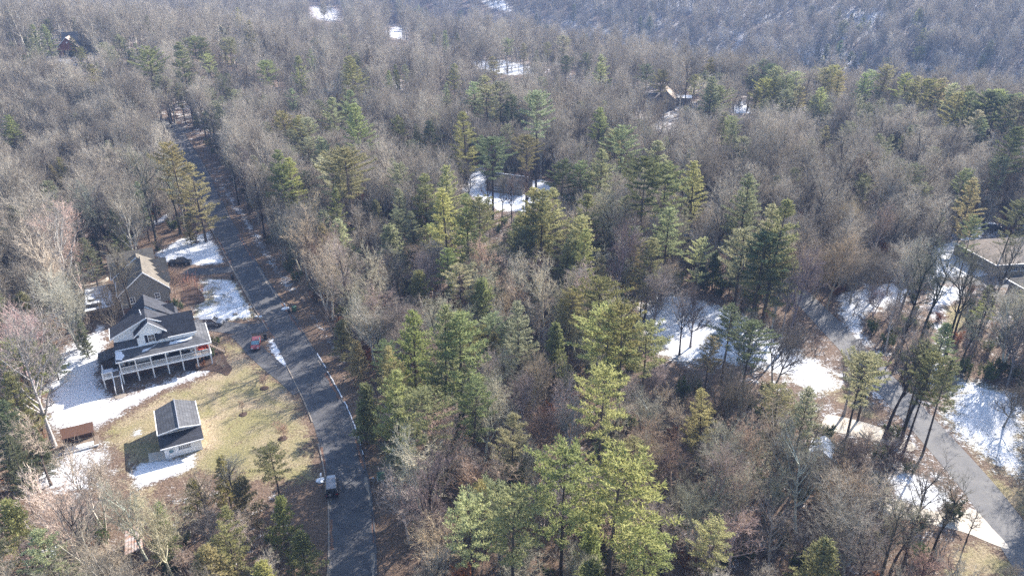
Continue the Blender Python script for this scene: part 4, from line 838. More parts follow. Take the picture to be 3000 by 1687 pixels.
# ---------------------------------------------------------------- tree prototypes (numpy built, shared mesh data)
def tubes_mesh(name, segs, tris, m, n_of=lambda r: 6 if r > .1 else (4 if r > .035 else 3)):
    """segs: (p0, p1, r0, r1); tris: list of 3-point tuples -> one mesh"""
    V = []; F_ = []; base = 0
    if segs:
        P0 = np.array([q[0] for q in segs]); P1 = np.array([q[1] for q in segs]); R0 = np.array([q[2] for q in segs]); R1 = np.array([q[3] for q in segs])
        D = P1-P0; D /= np.linalg.norm(D, axis=1, keepdims=True)+1e-9
        A = np.where(np.abs(D[:, 2:3]) < .9, np.array([[0, 0, 1.]]), np.array([[1., 0, 0]])); U = np.cross(D, A); U /= np.linalg.norm(U, axis=1, keepdims=True); W = np.cross(D, U)
        ns = np.array([n_of(r) for r in R0])
        for n in np.unique(ns):
            k = ns == n; c = k.sum(); a = np.arange(n)*2*math.pi/n
            ca_ = np.cos(a)[None, :, None]; sa_ = np.sin(a)[None, :, None]
            ringd = U[k][:, None]*ca_+W[k][:, None]*sa_
            r0 = P0[k][:, None]+ringd*R0[k][:, None, None]; r1 = P1[k][:, None]+ringd*R1[k][:, None, None]
            vv = np.concatenate([r0, r1], 1).reshape(-1, 3)
            i = np.arange(n); j = (i+1) % n; f = np.stack([i, j, n+j, n+i], 1)[None]+(np.arange(c)*2*n)[:, None, None]
            V.append(vv); F_.append((f.reshape(-1, 4)+base)); base += len(vv)
    quads = np.concatenate(F_) if F_ else np.zeros((0, 4), int)
    T = np.array(tris).reshape(-1, 3) if len(tris) else np.zeros((0, 3))
    nt_ = len(T)//3; V.append(T); tr = (np.arange(nt_*3)+base).reshape(-1, 3)
    V = np.concatenate(V).astype(np.float32)
    me = bpy.data.meshes.new(name); me.vertices.add(len(V)); me.vertices.foreach_set('co', V.ravel())
    li = np.concatenate([quads.ravel(), tr.ravel()]).astype(np.int32)
    me.loops.add(len(li)); me.loops.foreach_set('vertex_index', li)
    st = np.concatenate([np.arange(len(quads))*4, len(quads)*4+np.arange(nt_)*3]).astype(np.int32)
    me.polygons.add(len(st)); me.polygons.foreach_set('loop_start', st); me.update(); me.validate()
    me.materials.append(M[m]); return me
def rv(g): v = g.normal(size=3); return v/np.linalg.norm(v)
def nrm(v): return v/(np.linalg.norm(v)+1e-9)
def bare_proto(seed, H=20., spread=1., dense=1., trunkf=.42, multi=1, tw=.026, lod=False):
    g = np.random.default_rng(seed); big = []; small = []; tri = []
    def limb(p, d, L_, r, lvl, up):
        n = max(2, int(L_/(.9 if lvl < 3 else .6))); st = L_/n; pts = [p]
        for i in range(n):
            d = nrm(d+rv(g)*(.15 if lvl else .05)+np.array([0, 0, up])*.17)
            q = p+d*st; rr = r*(1-(i+1)/n*.62); r_ = r*(1-i/n*.62)
            (big if lvl <= 1 else small).append((p, q, r_, rr)); p = q
            t = (i+1)/n
            if lvl == 0: continue
            if lvl < 3 and t > .2:
                for _ in range((2 if g.random() < .65*dense else 1)):
                    s_ = nrm(d+nrm(np.cross(d, rv(g)))*g.uniform(.6, 1.1)); limb(p, s_, L_*(.62 if lvl == 1 else .5)*g.uniform(.6, 1.1)*(1.15-t*.45), rr*.68, lvl+1, .6)
            if lvl >= 2:
                for _ in range(int((1 if lod else 1.9)*dense+g.random())):
                    a = nrm(d+nrm(np.cross(d, rv(g)))*g.uniform(.5, 1.3)+np.array([0, 0, .25])); l_ = g.uniform(.5, 1.25)*(1.5 if lod else 1); b = p-d*st*g.random()
                    o = nrm(np.cross(a, rv(g)))*tw*(1.7 if lod else 1)
                    tri.extend([b-o, b+o, b+a*l_])
    for k in range(multi):
        off = np.array([g.uniform(-.6, .6), g.uniform(-.6, .6), 0])*(multi > 1); lean = np.array([g.uniform(-.10, .10)*multi, g.uniform(-.10, .10)*multi, 1.])
        Ht = H*g.uniform(.9, 1) if k else H; p = off.copy(); d = nrm(lean); r = H*.0155/(multi**.3); nst = 7; tl = Ht*(trunkf+.36); q = p; 
        pts = []
        for i in range(nst):
            d = nrm(d+rv(g)*.06+np.array([0, 0, .05])); q2 = q+d*tl/nst; r2 = r*(1-.75*(i+1)/nst); big.append((q, q2, r*(1-.75*i/nst)*(1.25 if i == 0 else 1), r2)); pts.append((q2, r2, (i+1)/nst)); q = q2
        for (pp, rr, t) in pts:
            hh = t*(trunkf+.36)
            if hh < trunkf*.85: 
                if g.random() < .35: limb(pp, nrm(np.array([g.normal(), g.normal(), .4])), 1.6, .03, 2, .4)
                continue
            for _ in range(3 if t < 1 else 4):
                a = g.uniform(0, 6.28); el = g.uniform(.6, 1.15) if t < 1 else g.uniform(.85, 1.4)
                dd = np.array([math.cos(a)*math.cos(el), math.sin(a)*math.cos(el), math.sin(el)])
                limb(pp-d*g.uniform(0, .8), dd, H*g.uniform(.22, .34)*spread*(1 if t < .95 else .95), max(rr*.72, .085), 1, .8)
    return big, small, tri
BARE = []
for i, (sp, de, tf, mu) in enumerate([(1.0, 1.0, .42, 1), (1.15, .9, .36, 1), (.8, 1.0, .5, 1), (1.05, .9, .3, 2), (.9, .85, .45, 1), (1.25, .9, .3, 1)]):
    b_, s_, t_ = bare_proto(20+i, 20, sp, de, tf, mu)
    BARE.append((tubes_mesh('bare_trunk', b_, [], 'bark_dark' if i in (2, 4) else 'bark'), tubes_mesh('bare_crown', s_, t_, 'twig')))
def pine_proto(seed, H=20., cb=.3, Rm=3.4, shape='cone', m='needles', tuft=7, step=.95, ln=.46, wd=.075, lod=False, full=1., droop=0.):
    g = np.random.default_rng(seed); segs = []; br = []; tri = []
    p = np.zeros(3); n = 8; d = np.array([0, 0, 1.]); pts = [p]
    for i in range(n):
        d = nrm(d+rv(g)*.025*(i > 1)); q = p+d*H/n; r = H*.0125*(1-i/n)+.03; r2 = H*.0125*(1-(i+1)/n)+.02; segs.append((p, q, r, r2)); p = q; pts.append(p)
    def tp(z): f = min(z/H*n, n-.001); i = int(f); return pts[i]+(pts[i+1]-pts[i])*(f-i)
    z = H*cb; side = g.uniform(.75, 1.2, 8)
    # a few dead stubs below the crown
    for _ in range(int(cb*16)):
        zz = g.uniform(H*.05, H*max(cb, .08)); a = g.uniform(0, 6.28); b0 = tp(zz); br.append((b0, b0+np.array([math.cos(a), math.sin(a), g.uniform(-.2, .2)])*g.uniform(.5, 1.6), .03, .012))
    def tuft_at(c, ax, k, l_):
        for _ in range(k):
            a = nrm(ax*.8+rv(g)*.85+np.array([0, 0, .35])); s_ = nrm(np.cross(a, rv(g)))*wd*(2.0 if lod else 1); e = c+rv(g)*.09; L2 = l_*g.uniform(.7, 1.25)
            tri.extend([e-s_, e+s_, e+a*L2])
    while z < H-.15:
        t = (z-H*cb)/(H*(1-cb))
        if shape == 'cone': prof = (1-t)**.72*(.55+.45*min(1, t*4+.25))
        elif shape == 'round': prof = math.sin(math.pi*min(1, (t*.85+.14)))**.75
        else: prof = (1-t)**.9
        nb = 4+int(g.random()*2); a0 = g.uniform(0, 6.28); drop = g.random() < (.10 if shape != 'full' else 0)
        for k in range(nb):
            if g.random() < .13*(1-t)*(2-full) or (drop and g.random() < .7): continue
            a = a0+k*6.283/nb+g.uniform(-.25, .25); L_ = Rm*prof*g.uniform(.62, 1.15)*side[int(a/6.2832*8) % 8]+.22
            up = g.uniform(.02, .28)+.45*t-droop*(1-t)
            dd = nrm(np.array([math.cos(a), math.sin(a), up])); b0 = tp(z+g.uniform(-.15, .15)); b1 = b0+dd*L_
            bend = np.array([0, 0, L_*.06]); br.append((b0, b1, .02+.008*L_, .012))
            lat = np.cross(dd, [0, 0, 1]); s_ = .30*L_ if L_ > 1.2 else .1
            stp = .42*(1.6 if lod else 1)
            while s_ <= L_:
                f = s_/L_; c = b0+dd*s_+bend*f*f; wv = (.28+.55*(1-f)*min(1, L_/2.5)+.12)*g.uniform(.7, 1.2)
                for sg in (-1, 1):
                    la = nrm(dd*.75+lat*sg*.8+np.array([0, 0, .08])); j = 0.
                    while j < wv:
                        tuft_at(c+la*j, la, int(tuft*(.5 if lod else .55)+g.random()), ln*(1.5 if lod else 1)); j += .34*(1.5 if lod else 1)
                s_ += stp
            tuft_at(b1+bend, dd, tuft, ln)
        z += step*g.uniform(.8, 1.25)*(1-.35*t)
    tuft_at(tp(H-.05), np.array([0, 0, 1.]), tuft*2, ln)
    return tubes_mesh('pine_trunk', segs+br, [], 'bark_dark'), tubes_mesh('pine_crown', [], tri, m)
PINE = {'W': [pine_proto(1, 20, .22, 4.5), pine_proto(2, 20, .32, 4.8), pine_proto(3, 20, .28, 4.0), pine_proto(13, 20, .18, 5.2, full=.7), pine_proto(14, 20, .38, 4.2, 'round', full=.6)],
        'T': [pine_proto(4, 20, .56, 4.0, 'round'), pine_proto(5, 20, .5, 4.0, 'cone')],
        'R': [pine_proto(6, 20, .6, 3.4, 'round', ln=.4, full=1.2), pine_proto(7, 20, .5, 3.7, 'round', ln=.4, full=1.1)],
        'S': [pine_proto(8, 9, .08, 2.1, 'full', step=.5, ln=.34, full=1.5), pine_proto(9, 9, .15, 2.3, 'full', step=.55, ln=.34, full=1.3, droop=.15)]}
PH = {'W': 20., 'T': 20., 'R': 20., 'S': 9.}

# ---------------------------------------------------------------- which ground stays free of trunks
BLOCK = ['front', 'snow_yard', 'snow_garage', 'lawn', 'lawn_low', 'snow_up', 'snow_mid', 'houses', 'garage', 'clear_mid', 'snow_r2', 'snow_r4', 'grass_r', 'snow_r5', 'grass_r2', 'field_far', 'field_far2', 'snow_brick', 'snow_m7']
cl = np.array(ctr); cl2 = np.array(c2)
def near_line(x, y, L_, d): return np.hypot(L_[:, 0]-x, L_[:, 1]-y).min() < d
HOUSES = []
for o in list(COL.objects):
    if o.get('category') in ('house', 'garage', 'shed'):
        bpy.context.view_layer.update()
        pts = [c.matrix_world @ Vector(v) for c in o.children for v in c.bound_box]
        if pts: HOUSES.append((min(p.x for p in pts)-1.5, max(p.x for p in pts)+1.5, min(p.y for p in pts)-1.5, max(p.y for p in pts)+1.5))
def bbox(p): return (min(q[0] for q in p), max(q[0] for q in p), min(q[1] for q in p), max(q[1] for q in p))
BB = {k: bbox(GP[k]) for k in BLOCK}
def free(x, y):
    if near_line(x, y, cl, 5.2) or near_line(x-3.2, y, cl, 5.4) or near_line(x, y, cl2, 5.0): return False
    for h in HOUSES:
        if h[0] < x < h[1] and h[2] < y < h[3]: return False
    for n in BLOCK:
        b_ = BB[n]
        if b_[0] < x < b_[1] and b_[2] < y < b_[3] and inpoly(np.array([x]), np.array([y]), GP[n])[0]: return False
    return True
SCR = {k: dscr(k) for k in OPEN}
SBB = {k: bbox(SCR[k]) for k in OPEN}
def visible_rule(x, y, h, g, w_=2.2):
    z = float(th(x, y)); hs = (.25, .5, .75, .97)
    X_ = []; Y_ = []
    for q_ in hs:
        for dx in (-w_, 0, w_):
            if q_ < .4 and dx: continue
            a, b = pix(x+dx*(1 if q_ < .9 else .4), y, z+h*q_); X_.append(a); Y_.append(b)
    X_ = np.array(X_); Y_ = np.array(Y_)
    for k, p in OPEN.items():
        poly = SCR[k]; b_ = SBB[k]
        if X_.max() < b_[0] or X_.min() > b_[1] or Y_.max() < b_[2] or Y_.min() > b_[3]: continue
        m = inpoly(X_, Y_, poly).mean()
        if m > (.05 if k.startswith(('clear',)) else .12) and g.random() > p*(1.6 if m < .3 else 1): return False
    return True
def in_view(x, y, z, mg=60):
    a, b = pix(x, y, z); return (-mg < a < 3000+mg) and (-mg < b < 1687+mg)

# ---------------------------------------------------------------- listed pines: photo pixel of the top, kind, tint, height
LP = '''194 38 W g 14;94 77 W y 18;128 77 W g 17;427 47 W g 15;474 55 W y 12;555 47 W g 16;700 26 W g 24;726 64 W y 22;664 43 W g 15;564 113 T g 20;591 115 T g 20;666 115 W g 19;610 162 R y 18;431 145 W g 26;525 132 W g 27;376 149 S g 9;269 192 T g 17;256 222 W g 13;666 260 R d 14;871 171 W g 25;909 149 W b 18;1029 171 W y 26;1046 160 W b 18;777 184 T y 20;858 265 W b 18;1016 269 W b 19;973 290 W g 20;824 333 W y 18;880 346 W y 18;1046 312 W y 25;944 406 W b 18;1016 453 T d 22;811 448 W y 23;846 470 W y 20;26 342 W y 18;505 427 W y 24;560 482 W g 20;1072 11 W b 20;781 68 W g 12;897 115 W g 12;213 111 W g 14;235 141 W g 14;1224 17 W b 18;1304 91 W g 18;1270 102 W g 14;1339 99 W d 14;1486 116 T g 18;1602 75 T d 18;1651 110 T b 20;1604 127 R g 16;1535 132 T g 17;1447 171 T g 20;1328 193 W y 19;1160 193 W y 16;1138 210 W y 16;1425 229 T b 27;1466 248 T b 24;1502 284 T d 20;1574 279 T b 28;1362 334 W y 22;1166 345 W y 17;1257 359 W d 17;1306 246 W b 16;1392 246 T b 20;1660 168 T d 16;1008 265 W g 17;1683 14 W b 20;1719 102 R g 15;1771 105 R g 15;1906 50 W b 22;1876 50 W b 20;1948 113 W y 20;2033 132 R g 15;1763 166 W b 24;1893 193 R d 20;2080 174 W y 19;2033 224 R g 19;2091 232 W b 24;2108 259 T b 20;2207 196 R b 19;2240 179 R b 20;2262 193 R d 20;2276 201 R b 21;2251 235 R y 21;2279 237 R d 21;2301 229 W d 21;1942 212 T g 19;1757 323 W y 20;1801 384 W y 18;1824 378 W b 22;2141 345 R g 17;2124 334 T b 17;2218 270 T g 17;2703 28 W y 24;2706 86 W y 21;2697 141 T y 20;2499 41 W y 14;2532 44 W y 12;2551 55 W y 12;2907 121 W b 20;2402 133 W d 20;2466 121 W d 22;2443 105 W b 20;2410 166 W b 18;2493 155 W d 19;2507 171 W d 18;2885 237 W d 18;2880 163 W g 15;2446 196 R y 21;2419 204 R b 20;2460 213 T g 20;2535 221 T y 21;2551 210 R b 21;2595 196 R g 23;2656 221 T y 22;2681 229 T g 22;2725 240 T y 22;2766 237 T g 22;2800 251 T b 22;2844 259 T g 22;2811 279 T y 23;2849 276 T d 23;2902 276 T d 24;2935 273 T g 24;2965 287 T d 24;2996 298 T d 25;2330 215 R b 20;2341 259 T g 19;2413 262 T y 19;2869 330 T b 21;2880 350 W b 19;2651 402 W y 14;2424 372 W g 13;2838 504 W g 17;2858 532 W g 18;2976 383 T d 24;2537 515 W g 13;2985 590 W d 17;2940 470 T d 18;1441 413 T d 22;1543 405 T g 20;1300 496 W y 22;1245 516 W g 19;1306 563 W y 22;1369 579 W g 21;1405 587 W g 21;1562 557 W y 22;1590 563 W g 22;1622 560 W g 20;1516 626 W g 16;1013 447 T g 24;975 560 W y 18;963 469 T b 21;997 648 S b 13;1143 662 S b 14;1788 386 W g 18;1766 444 W g 22;1647 477 W d 18;1702 480 W b 18;1917 422 W b 22;1893 477 T d 26;1959 493 T b 24;2042 477 W y 21;2188 521 W b 24;2293 593 W g 26;2260 610 W b 24;1708 579 W y 21;1691 634 W y 20;1710 681 W y 19;1661 709 W y 16;1909 706 W y 17;2053 706 W b 15;2182 681 T b 20;1676 711 W y 15;1226 797 S y 12;1414 821 S y 12;1199 921 W y 20;1290 904 W g 22;1345 924 W g 21;1524 893 W b 18;1138 1026 W y 13;1668 855 R y 15;1627 948 S y 12;1155 1064 W y 15;1763 830 R y 20;1835 907 R y 22;1799 912 R y 20;1901 955 R g 17;2144 904 T d 15;2204 954 T d 15;2085 990 T g 12;1777 1062 R y 14;1151 1100 W y 18;1382 1126 W g 15;1499 1205 W b 15;1080 1130 S g 10;1470 1415 W b 15;1382 1470 R b 17;1503 1470 R y 19;1239 1151 T g 17;1768 1085 R y 20;1654 1336 R y 22;1805 1348 R y 22;2073 1147 W y 13;1726 1650 S y 10;1902 1570 R y 14;1726 1535 S y 9;1684 1302 S y 9;2370 1145 W b 17;2536 1050 T g 17;2727 1045 T g 17;2783 1062 T d 16;2423 1590 S y 11;2559 1042 R y 12;2718 1011 R g 16;2907 838 S y 8;649 1346 S y 8;797 1317 R g 10;463 1480 S y 9;649 1500 W y 12;815 1465 S y 9;763 1654 S y 10;30 1472 S y 10;38 1010 W g 16;10 1180 W d 14;60 1130 S g 9;95 1260 S d 8;20 1290 W d 12;225 925 S d 7;238 965 S d 6;12 940 W d 14;545 640 S g 7;250 700 W d 13;140 1010 S d 7;20 1100 W g 15;331 617 W g 13;400 540 W d 15;171 466 W g 13;150 490 W g 12;60 860 S g 11;1040 1000 S g 8;1000 940 S g 8;1060 1180 S g 7;2860 640 W d 14;1960 620 T g 20;1100 590 S g 10;1210 640 S g 9;1450 980 S g 9;1560 760 S g 9;2240 690 T d 20;2100 740 S d 9;2150 760 S d 8;2060 760 S d 8;600 1600 S y 10;880 1560 S g 7;700 1400 S g 8;560 1410 S y 6'''
TINT = {'y': ((1.24, 1.2, .84), 'yellow green'), 'g': ((1.12, 1.06, .88), 'mid green'), 'b': ((1.28, 1.28, 1.18), 'pale grey green'), 'd': ((.66, .72, .66), 'dark green')}
SH = {'W': 'tiered white pine', 'T': 'long trunked pine', 'R': 'round crowned pine', 'S': 'young bushy pine'}
g = np.random.default_rng(11); LIST = []
for it in LP.replace('\n', '').split(';'):
    a = it.split(); px_, py_ = float(a[0]), float(a[1]); h = float(a[4])
    h *= 1.06; x, y = at(px_, py_, h*.98)
    d = math.hypot(x, y); h *= 1 if d > 400 else 1
    LIST.append([x, y, h, a[2], a[3], (px_, py_)])
PTS = [(p[0], p[1]) for p in LIST]
# ---------------------------------------------------------------- listed bare trees: photo pixel of the trunk foot, height, prototype, tone
LB = '''159 1306 23 5 p;110 1180 18 3 p;60 1250 15 2 p;304 1560 15 3 p;259 1687 15 1 p;508 1700 13 5 p;430 1640 12 1 g;620 1560 9 2 g;700 1500 9 4 d;2649 1655 15 2 d;2725 1640 12 4 d;2580 1500 13 4 d;2645 1004 18 2 d;2693 1014 19 4 d;2769 1055 20 2 d;2628 948 17 4 g;2897 931 17 4 d;2420 905 17 5 r;2380 880 15 3 r;1876 926 10 4 d;2022 1017 12 5 d;1912 970 14 3 d;1990 1040 12 4 d;2471 1217 14 5 d;2590 1285 17 4 d;2640 1290 17 4 d;462 731 24 2 g;528 685 20 4 g;578 714 7 0 d;400 780 20 3 g;330 770 18 2 d;300 790 19 4 d;240 850 21 3 p;200 900 22 5 p;180 960 20 1 p;390 935 16 4 d;350 1010 14 5 d;230 1020 17 3 p;2170 1160 15 5 d;2260 1140 15 3 d;1300 1440 14 5 p;1270 1650 16 4 d;1240 1540 14 1 p;1000 860 15 1 g;880 800 15 3 r;950 780 16 0 r;840 720 14 2 d;760 640 18 4 d;700 600 17 2 d;1500 660 13 4 d;1430 640 14 2 d;1380 630 15 4 d;1470 660 14 2 d;1545 650 14 4 d;2480 640 18 2 p;2600 780 15 3 r;2460 760 16 3 r;2540 800 15 0 r;2790 1000 17 4 d;2950 1130 12 5 d;2940 1250 8 5 d;2860 1000 14 4 d;2240 1480 14 1 g;2100 1560 14 5 g;2330 1560 15 1 g;2010 1640 13 3 g;2480 1620 13 3 g;1190 1340 10 3 g;1170 1460 9 3 g;1200 1590 11 1 g;1260 1670 11 3 g;150 1420 11 4 p;60 1400 11 1 p'''
TONE = {'p': ((1.25, 1.22, 1.16), 'pale grey'), 'g': ((1., 1., 1.), 'grey'), 'd': ((.55, .55, .58), 'dark'), 'r': ((1.0, .88, .80), 'reddish brown')}
BSH = ['straight', 'spreading', 'slender', 'forked', 'tall thin', 'broad crowned']
BL = []
for it in LB.replace('\n', '').split(';'):
    a = it.split(); x, y = at(float(a[0]), float(a[1])); BL.append([x, y, float(a[2]), int(a[3]), a[4]])
# ---------------------------------------------------------------- random woods
def scatter(y0, y1, cell, g, xmax=1e9):
    out = []
    yy = y0
    while yy < y1:
        hw = .735*yy+28
        if yy > 600: hw = .70*yy
        xx = -min(hw, xmax)
        while xx < min(hw, xmax):
            out.append((xx+g.uniform(-.5, .5)*cell, yy+g.uniform(-.5, .5)*cell)); xx += cell
        yy += cell*.95
    return out
cand = scatter(44, 300, 4.7, g)+scatter(300, 620, 7.8, g)+scatter(620, 1420, 10.5, g)
RB = []; RP = []
listed = np.array(PTS+[(b[0], b[1]) for b in BL])
for x, y in cand:
    d = math.hypot(x, y)
    if d < 330 and not free(x, y): continue
    if d < 330 and np.hypot(listed[:, 0]-x, listed[:, 1]-y).min() < 2.6: continue
    ev = g.random(); pine_p = .035
    s = .721*x+.694*y-325
    if d < 420: pine_p = .12
    if x < -60 and y > 190: pine_p = .17
    if s > 60: pine_p = .06+.42*(math.sin(x*.013+.5)*math.sin(y*.011+2) > .5)
    if abs(s+20) < 40 and x > 90: pine_p = .28
    big_noise = math.sin(x*.045+1.3)*math.sin(y*.05+.4)+.5*math.sin(x*.11+y*.09)
    if ev < pine_p*(1+.8*big_noise):
        k = g.choice(['W', 'W', 'T', 'R', 'S']); h = {'W': 16, 'T': 18, 'R': 16, 'S': 8}[k]*g.uniform(.7, 1.1)*(1.3 if s > 60 else 1)*(.8 if d < 130 else 1)
        if not visible_rule(x, y, h, g): continue
        if d > 330 and not free(x, y): continue
        RP.append([x, y, h, k, g.choice(['y', 'g', 'b', 'd'], p=[.3, .3, .28, .12]), None])
    else:
        h = g.uniform(11, 21)*(1+.10*big_noise)*(1.0 if d < 300 else 1.12 if d < 620 else 1.35)
        if x > 60 and y < 170: h *= .82
        if d < 110: h *= .72
        if not visible_rule(x, y, h, g, 3):
            h *= .45
            if g.random() > .3 or not visible_rule(x, y, h, g, 2): continue
        if d > 330 and not free(x, y): continue
        RB.append([x, y, h, int(g.integers(0, 6)), g.choice(['p', 'g', 'd', 'r'], p=[.22, .48, .12, .18])])
# keep the crowns of the listed pines from being buried by random bare trees standing before them
LX, LY, LH = (np.array([q[i] for q in LIST]) for i in range(3))
px0, py0 = pix(LX, LY, th(LX, LY)+LH); px1, py1 = pix(LX, LY, th(LX, LY)+LH*.5); LD = np.hypot(LX, LY); sc_ = F/LD
keep = []
for q in RB:
    x, y, h = q[:3]; d = math.hypot(x, y); z = float(th(x, y))
    a, b = pix(x, y, z+h)
    m = (LD > d-2) & (np.abs(px0-a) < sc_*(3.6+1.8)) & (b < py1) & (LD < d+90)
    if m.any():
        if b < py1[m].max()-(py1-py0)[m].max()*.1: 
            h2 = h*.62; a, b = pix(x, y, z+h2); q[2] = h2
            if ((LD > d-2) & (np.abs(px0-a) < sc_*4.6) & (b < py1-(py1-py0)*.15) & (LD < d+90)).any() and g.random() < .8: continue
    keep.append(q)
RB = keep
def jit(c, a=.12): return tuple(max(0, v*(1+g.uniform(-a, a))) for v in c)
def put_tree(name, pr, Hp, x, y, h, col, colt=None, lean=.0, wide=1.):
    t = empty(name, x, y, g.uniform(0, 6.28)); t.rotation_euler[0] = g.uniform(-1, 1)*lean; t.rotation_euler[1] = g.uniform(-1, 1)*lean
    s_ = h/Hp; t.scale = (s_*wide, s_*wide, s_)
    for nm, me, c in (('trunk', pr[0], colt or col), ('crown', pr[1], col)):
        o = bpy.data.objects.new(nm, me); COL.objects.link(o); o.parent = t; o.color = (*c, 1)
    return t
# named spots of the view, used to tell each tree apart in words (photo pixels)
SPOTS = [(190,60,'near the far brick house'),(470,80,'on the far left hill'),(690,60,'left of the far pinkish field'),(930,60,'around the far pinkish field'),(1160,110,'around the far snowy field'),(1400,110,'right of the far snowy field'),(1700,90,'at the foot of the hazy hillside'),(2050,70,'on the hazy hillside above the ridge'),(2480,80,'on the blue hillside at upper right'),(2850,110,'in the far upper right haze'),
 (2430,220,'on the pine ridge'),(2700,240,'on the right hand ridge'),(2920,290,'at the right end of the ridge'),(2200,220,'on the pine ridge left end'),(1950,200,'in the woods above the grey house'),(1700,200,'left of the grey house'),(1450,240,'in the long trunked pine stand'),(1250,260,'below the far snowy field'),(1000,220,'high in the roadside woods'),(800,260,'above the bend of the dark road'),(560,200,'above the far road junction'),(300,230,'below the far brick house'),(80,250,'in the upper left woods'),(80,430,'in the left woods'),(280,440,'left of the far road junction'),
 (480,480,'left of road beyond taupe house'),(660,430,'right of the far road end'),(850,470,'beside the upper dark road'),(1000,370,'in the sunlit roadside pines'),(1180,400,'in the middle pines'),(1380,380,'behind the snowy middle clearing'),(1550,420,'right of the snowy middle clearing'),(1750,420,'in the woods before the grey house'),(1950,420,'in the woods below the grey house'),(2150,380,'around the small pale roofed cottage'),(2400,400,'in the grey woods below the ridge'),(2650,430,'in the woods under the right ridge'),(2900,450,'at the upper right edge'),
 (1250,540,'left of the snowy middle clearing'),(1450,600,'in front of the snowy middle clearing'),(1650,580,'right of the middle clearing'),(1880,560,'in the pine belt at centre right'),(2080,560,'higher above the long snow clearing'),(2260,620,'above the right hand road'),(2450,620,'in the woods above the round brown tree'),(2700,640,'left of the bright snow at right'),(2920,640,'behind the tan hip roofed house'),
 (1000,620,'right of the snowy lawns'),(1200,700,'in the centre woods'),(1430,780,'in the dark centre woods'),(1700,720,'above the long snow clearing'),(2000,740,'behind the long snow clearing'),(2250,820,'between snow clearing and pale road'),(2500,860,'on the bank right of pale road'),(2750,900,'in the tall trees at right'),(2930,900,'below the tan hip roofed house'),
 (900,800,'beside the road opposite the taupe house'),(1000,960,'beside the road opposite the white house'),(1200,960,'in the centre pine clump'),(1450,950,'right of the centre pine clump'),(1700,920,'left of the long snow clearing'),(1850,1000,'in front of the long snow clearing'),(2120,1020,'right of the long snow clearing'),(2350,1100,'left of the pale road'),(2600,1100,'among the tall roadside pines'),(2850,1100,'on the lower right snow field'),
 (1100,1180,'on the leafy roadside bank'),(1350,1180,'in the lower centre woods'),(1600,1180,'in the woods below the centre'),(1850,1200,'in the lower right of centre woods'),(2100,1250,'in the brushy woods'),(2350,1350,'around the tiny white shed'),(2600,1350,'above the tan driveway'),
 (1080,1420,'behind the green utility box'),(1300,1450,'near the bottom of the centre woods'),(1550,1450,'in the bottom centre pines'),(1800,1450,'in the bottom woods right of centre'),(2050,1500,'in the bottom brush'),(2300,1550,'in the bottom right brush'),(2650,1550,'by the bottom right driveway'),(1150,1620,'at the bottom beside the road'),(1450,1640,'at the bottom centre edge'),(1800,1640,'at the bottom edge right of centre'),
 (60,620,'in the far left woods'),(250,620,'behind the taupe house'),(60,850,'at the left edge above the snowy yard'),(200,850,'left of the taupe house'),(350,900,'beside the white house'),(100,1100,'left of the snowy yard'),(60,1350,'left of the rusty woodshed'),(250,1450,'below the rusty woodshed'),(450,1550,'below the garage'),(650,1450,'at the lower edge of the lawn'),(780,1380,'left of the black jeep'),(650,1640,'at the bottom left of the road'),(300,1640,'around the tin roofed shed'),(80,1600,'in the bottom left corner')]
SX = np.array([s_[0] for s_ in SPOTS]); SY = np.array([s_[1] for s_ in SPOTS])
ORD = ['', 'second', 'third', 'fourth', 'fifth', 'sixth', 'seventh', 'eighth', 'ninth', 'tenth', 'eleventh', 'twelfth']
WOODS = []
def note(t, adj, kind, h): WOODS.append((t, adj, kind, h))
# pines: the listed ones, then the nearest random ones up to 300
RP.sort(key=lambda q: math.hypot(q[0], q[1]))
vis = [q for q in RP if in_view(q[0], q[1], float(th(q[0], q[1]))+q[2]*.8, 20)]
take = vis[:max(0, 296-len(LIST))]; ids = {id(q) for q in take}
for q in LIST+take:
    x, y, h, k, c, _ = q; col, adj = TINT[c]; pr = PINE[k][int(g.integers(0, len(PINE[k])))]
    t = put_tree('pine_tree', pr, PH[k], x, y, h, jit(col, .1), (1, 1, 1), .03, g.uniform(.85, 1.25)*(1.12 if h > 20 else 1)*(1.15 if k == 'R' and h < 16 else 1))
    note(t, adj, SH[k], h)
far_pines = [q for q in RP if id(q) not in ids]
RB.sort(key=lambda q: math.hypot(q[0], q[1]))
visb = [q for q in RB if in_view(q[0], q[1], float(th(q[0], q[1]))+q[2]*.7, 0)]
takeb = visb[:max(0, 296-len(BL))]; idb = {id(q) for q in takeb}
for q in BL+takeb:
    x, y, h, k, c = q; col, adj = TONE[c]
    t = put_tree('bare_tree', BARE[k], 20., x, y, h, jit(col, .1), None, .05, g.uniform(.9, 1.15)*(1.1 if h < 14 else 1)*(1.25 if h < 10 else 1))
    note(t, adj, BSH[k]+' bare tree', h)
far_bare = [q for q in RB if id(q) not in idb]
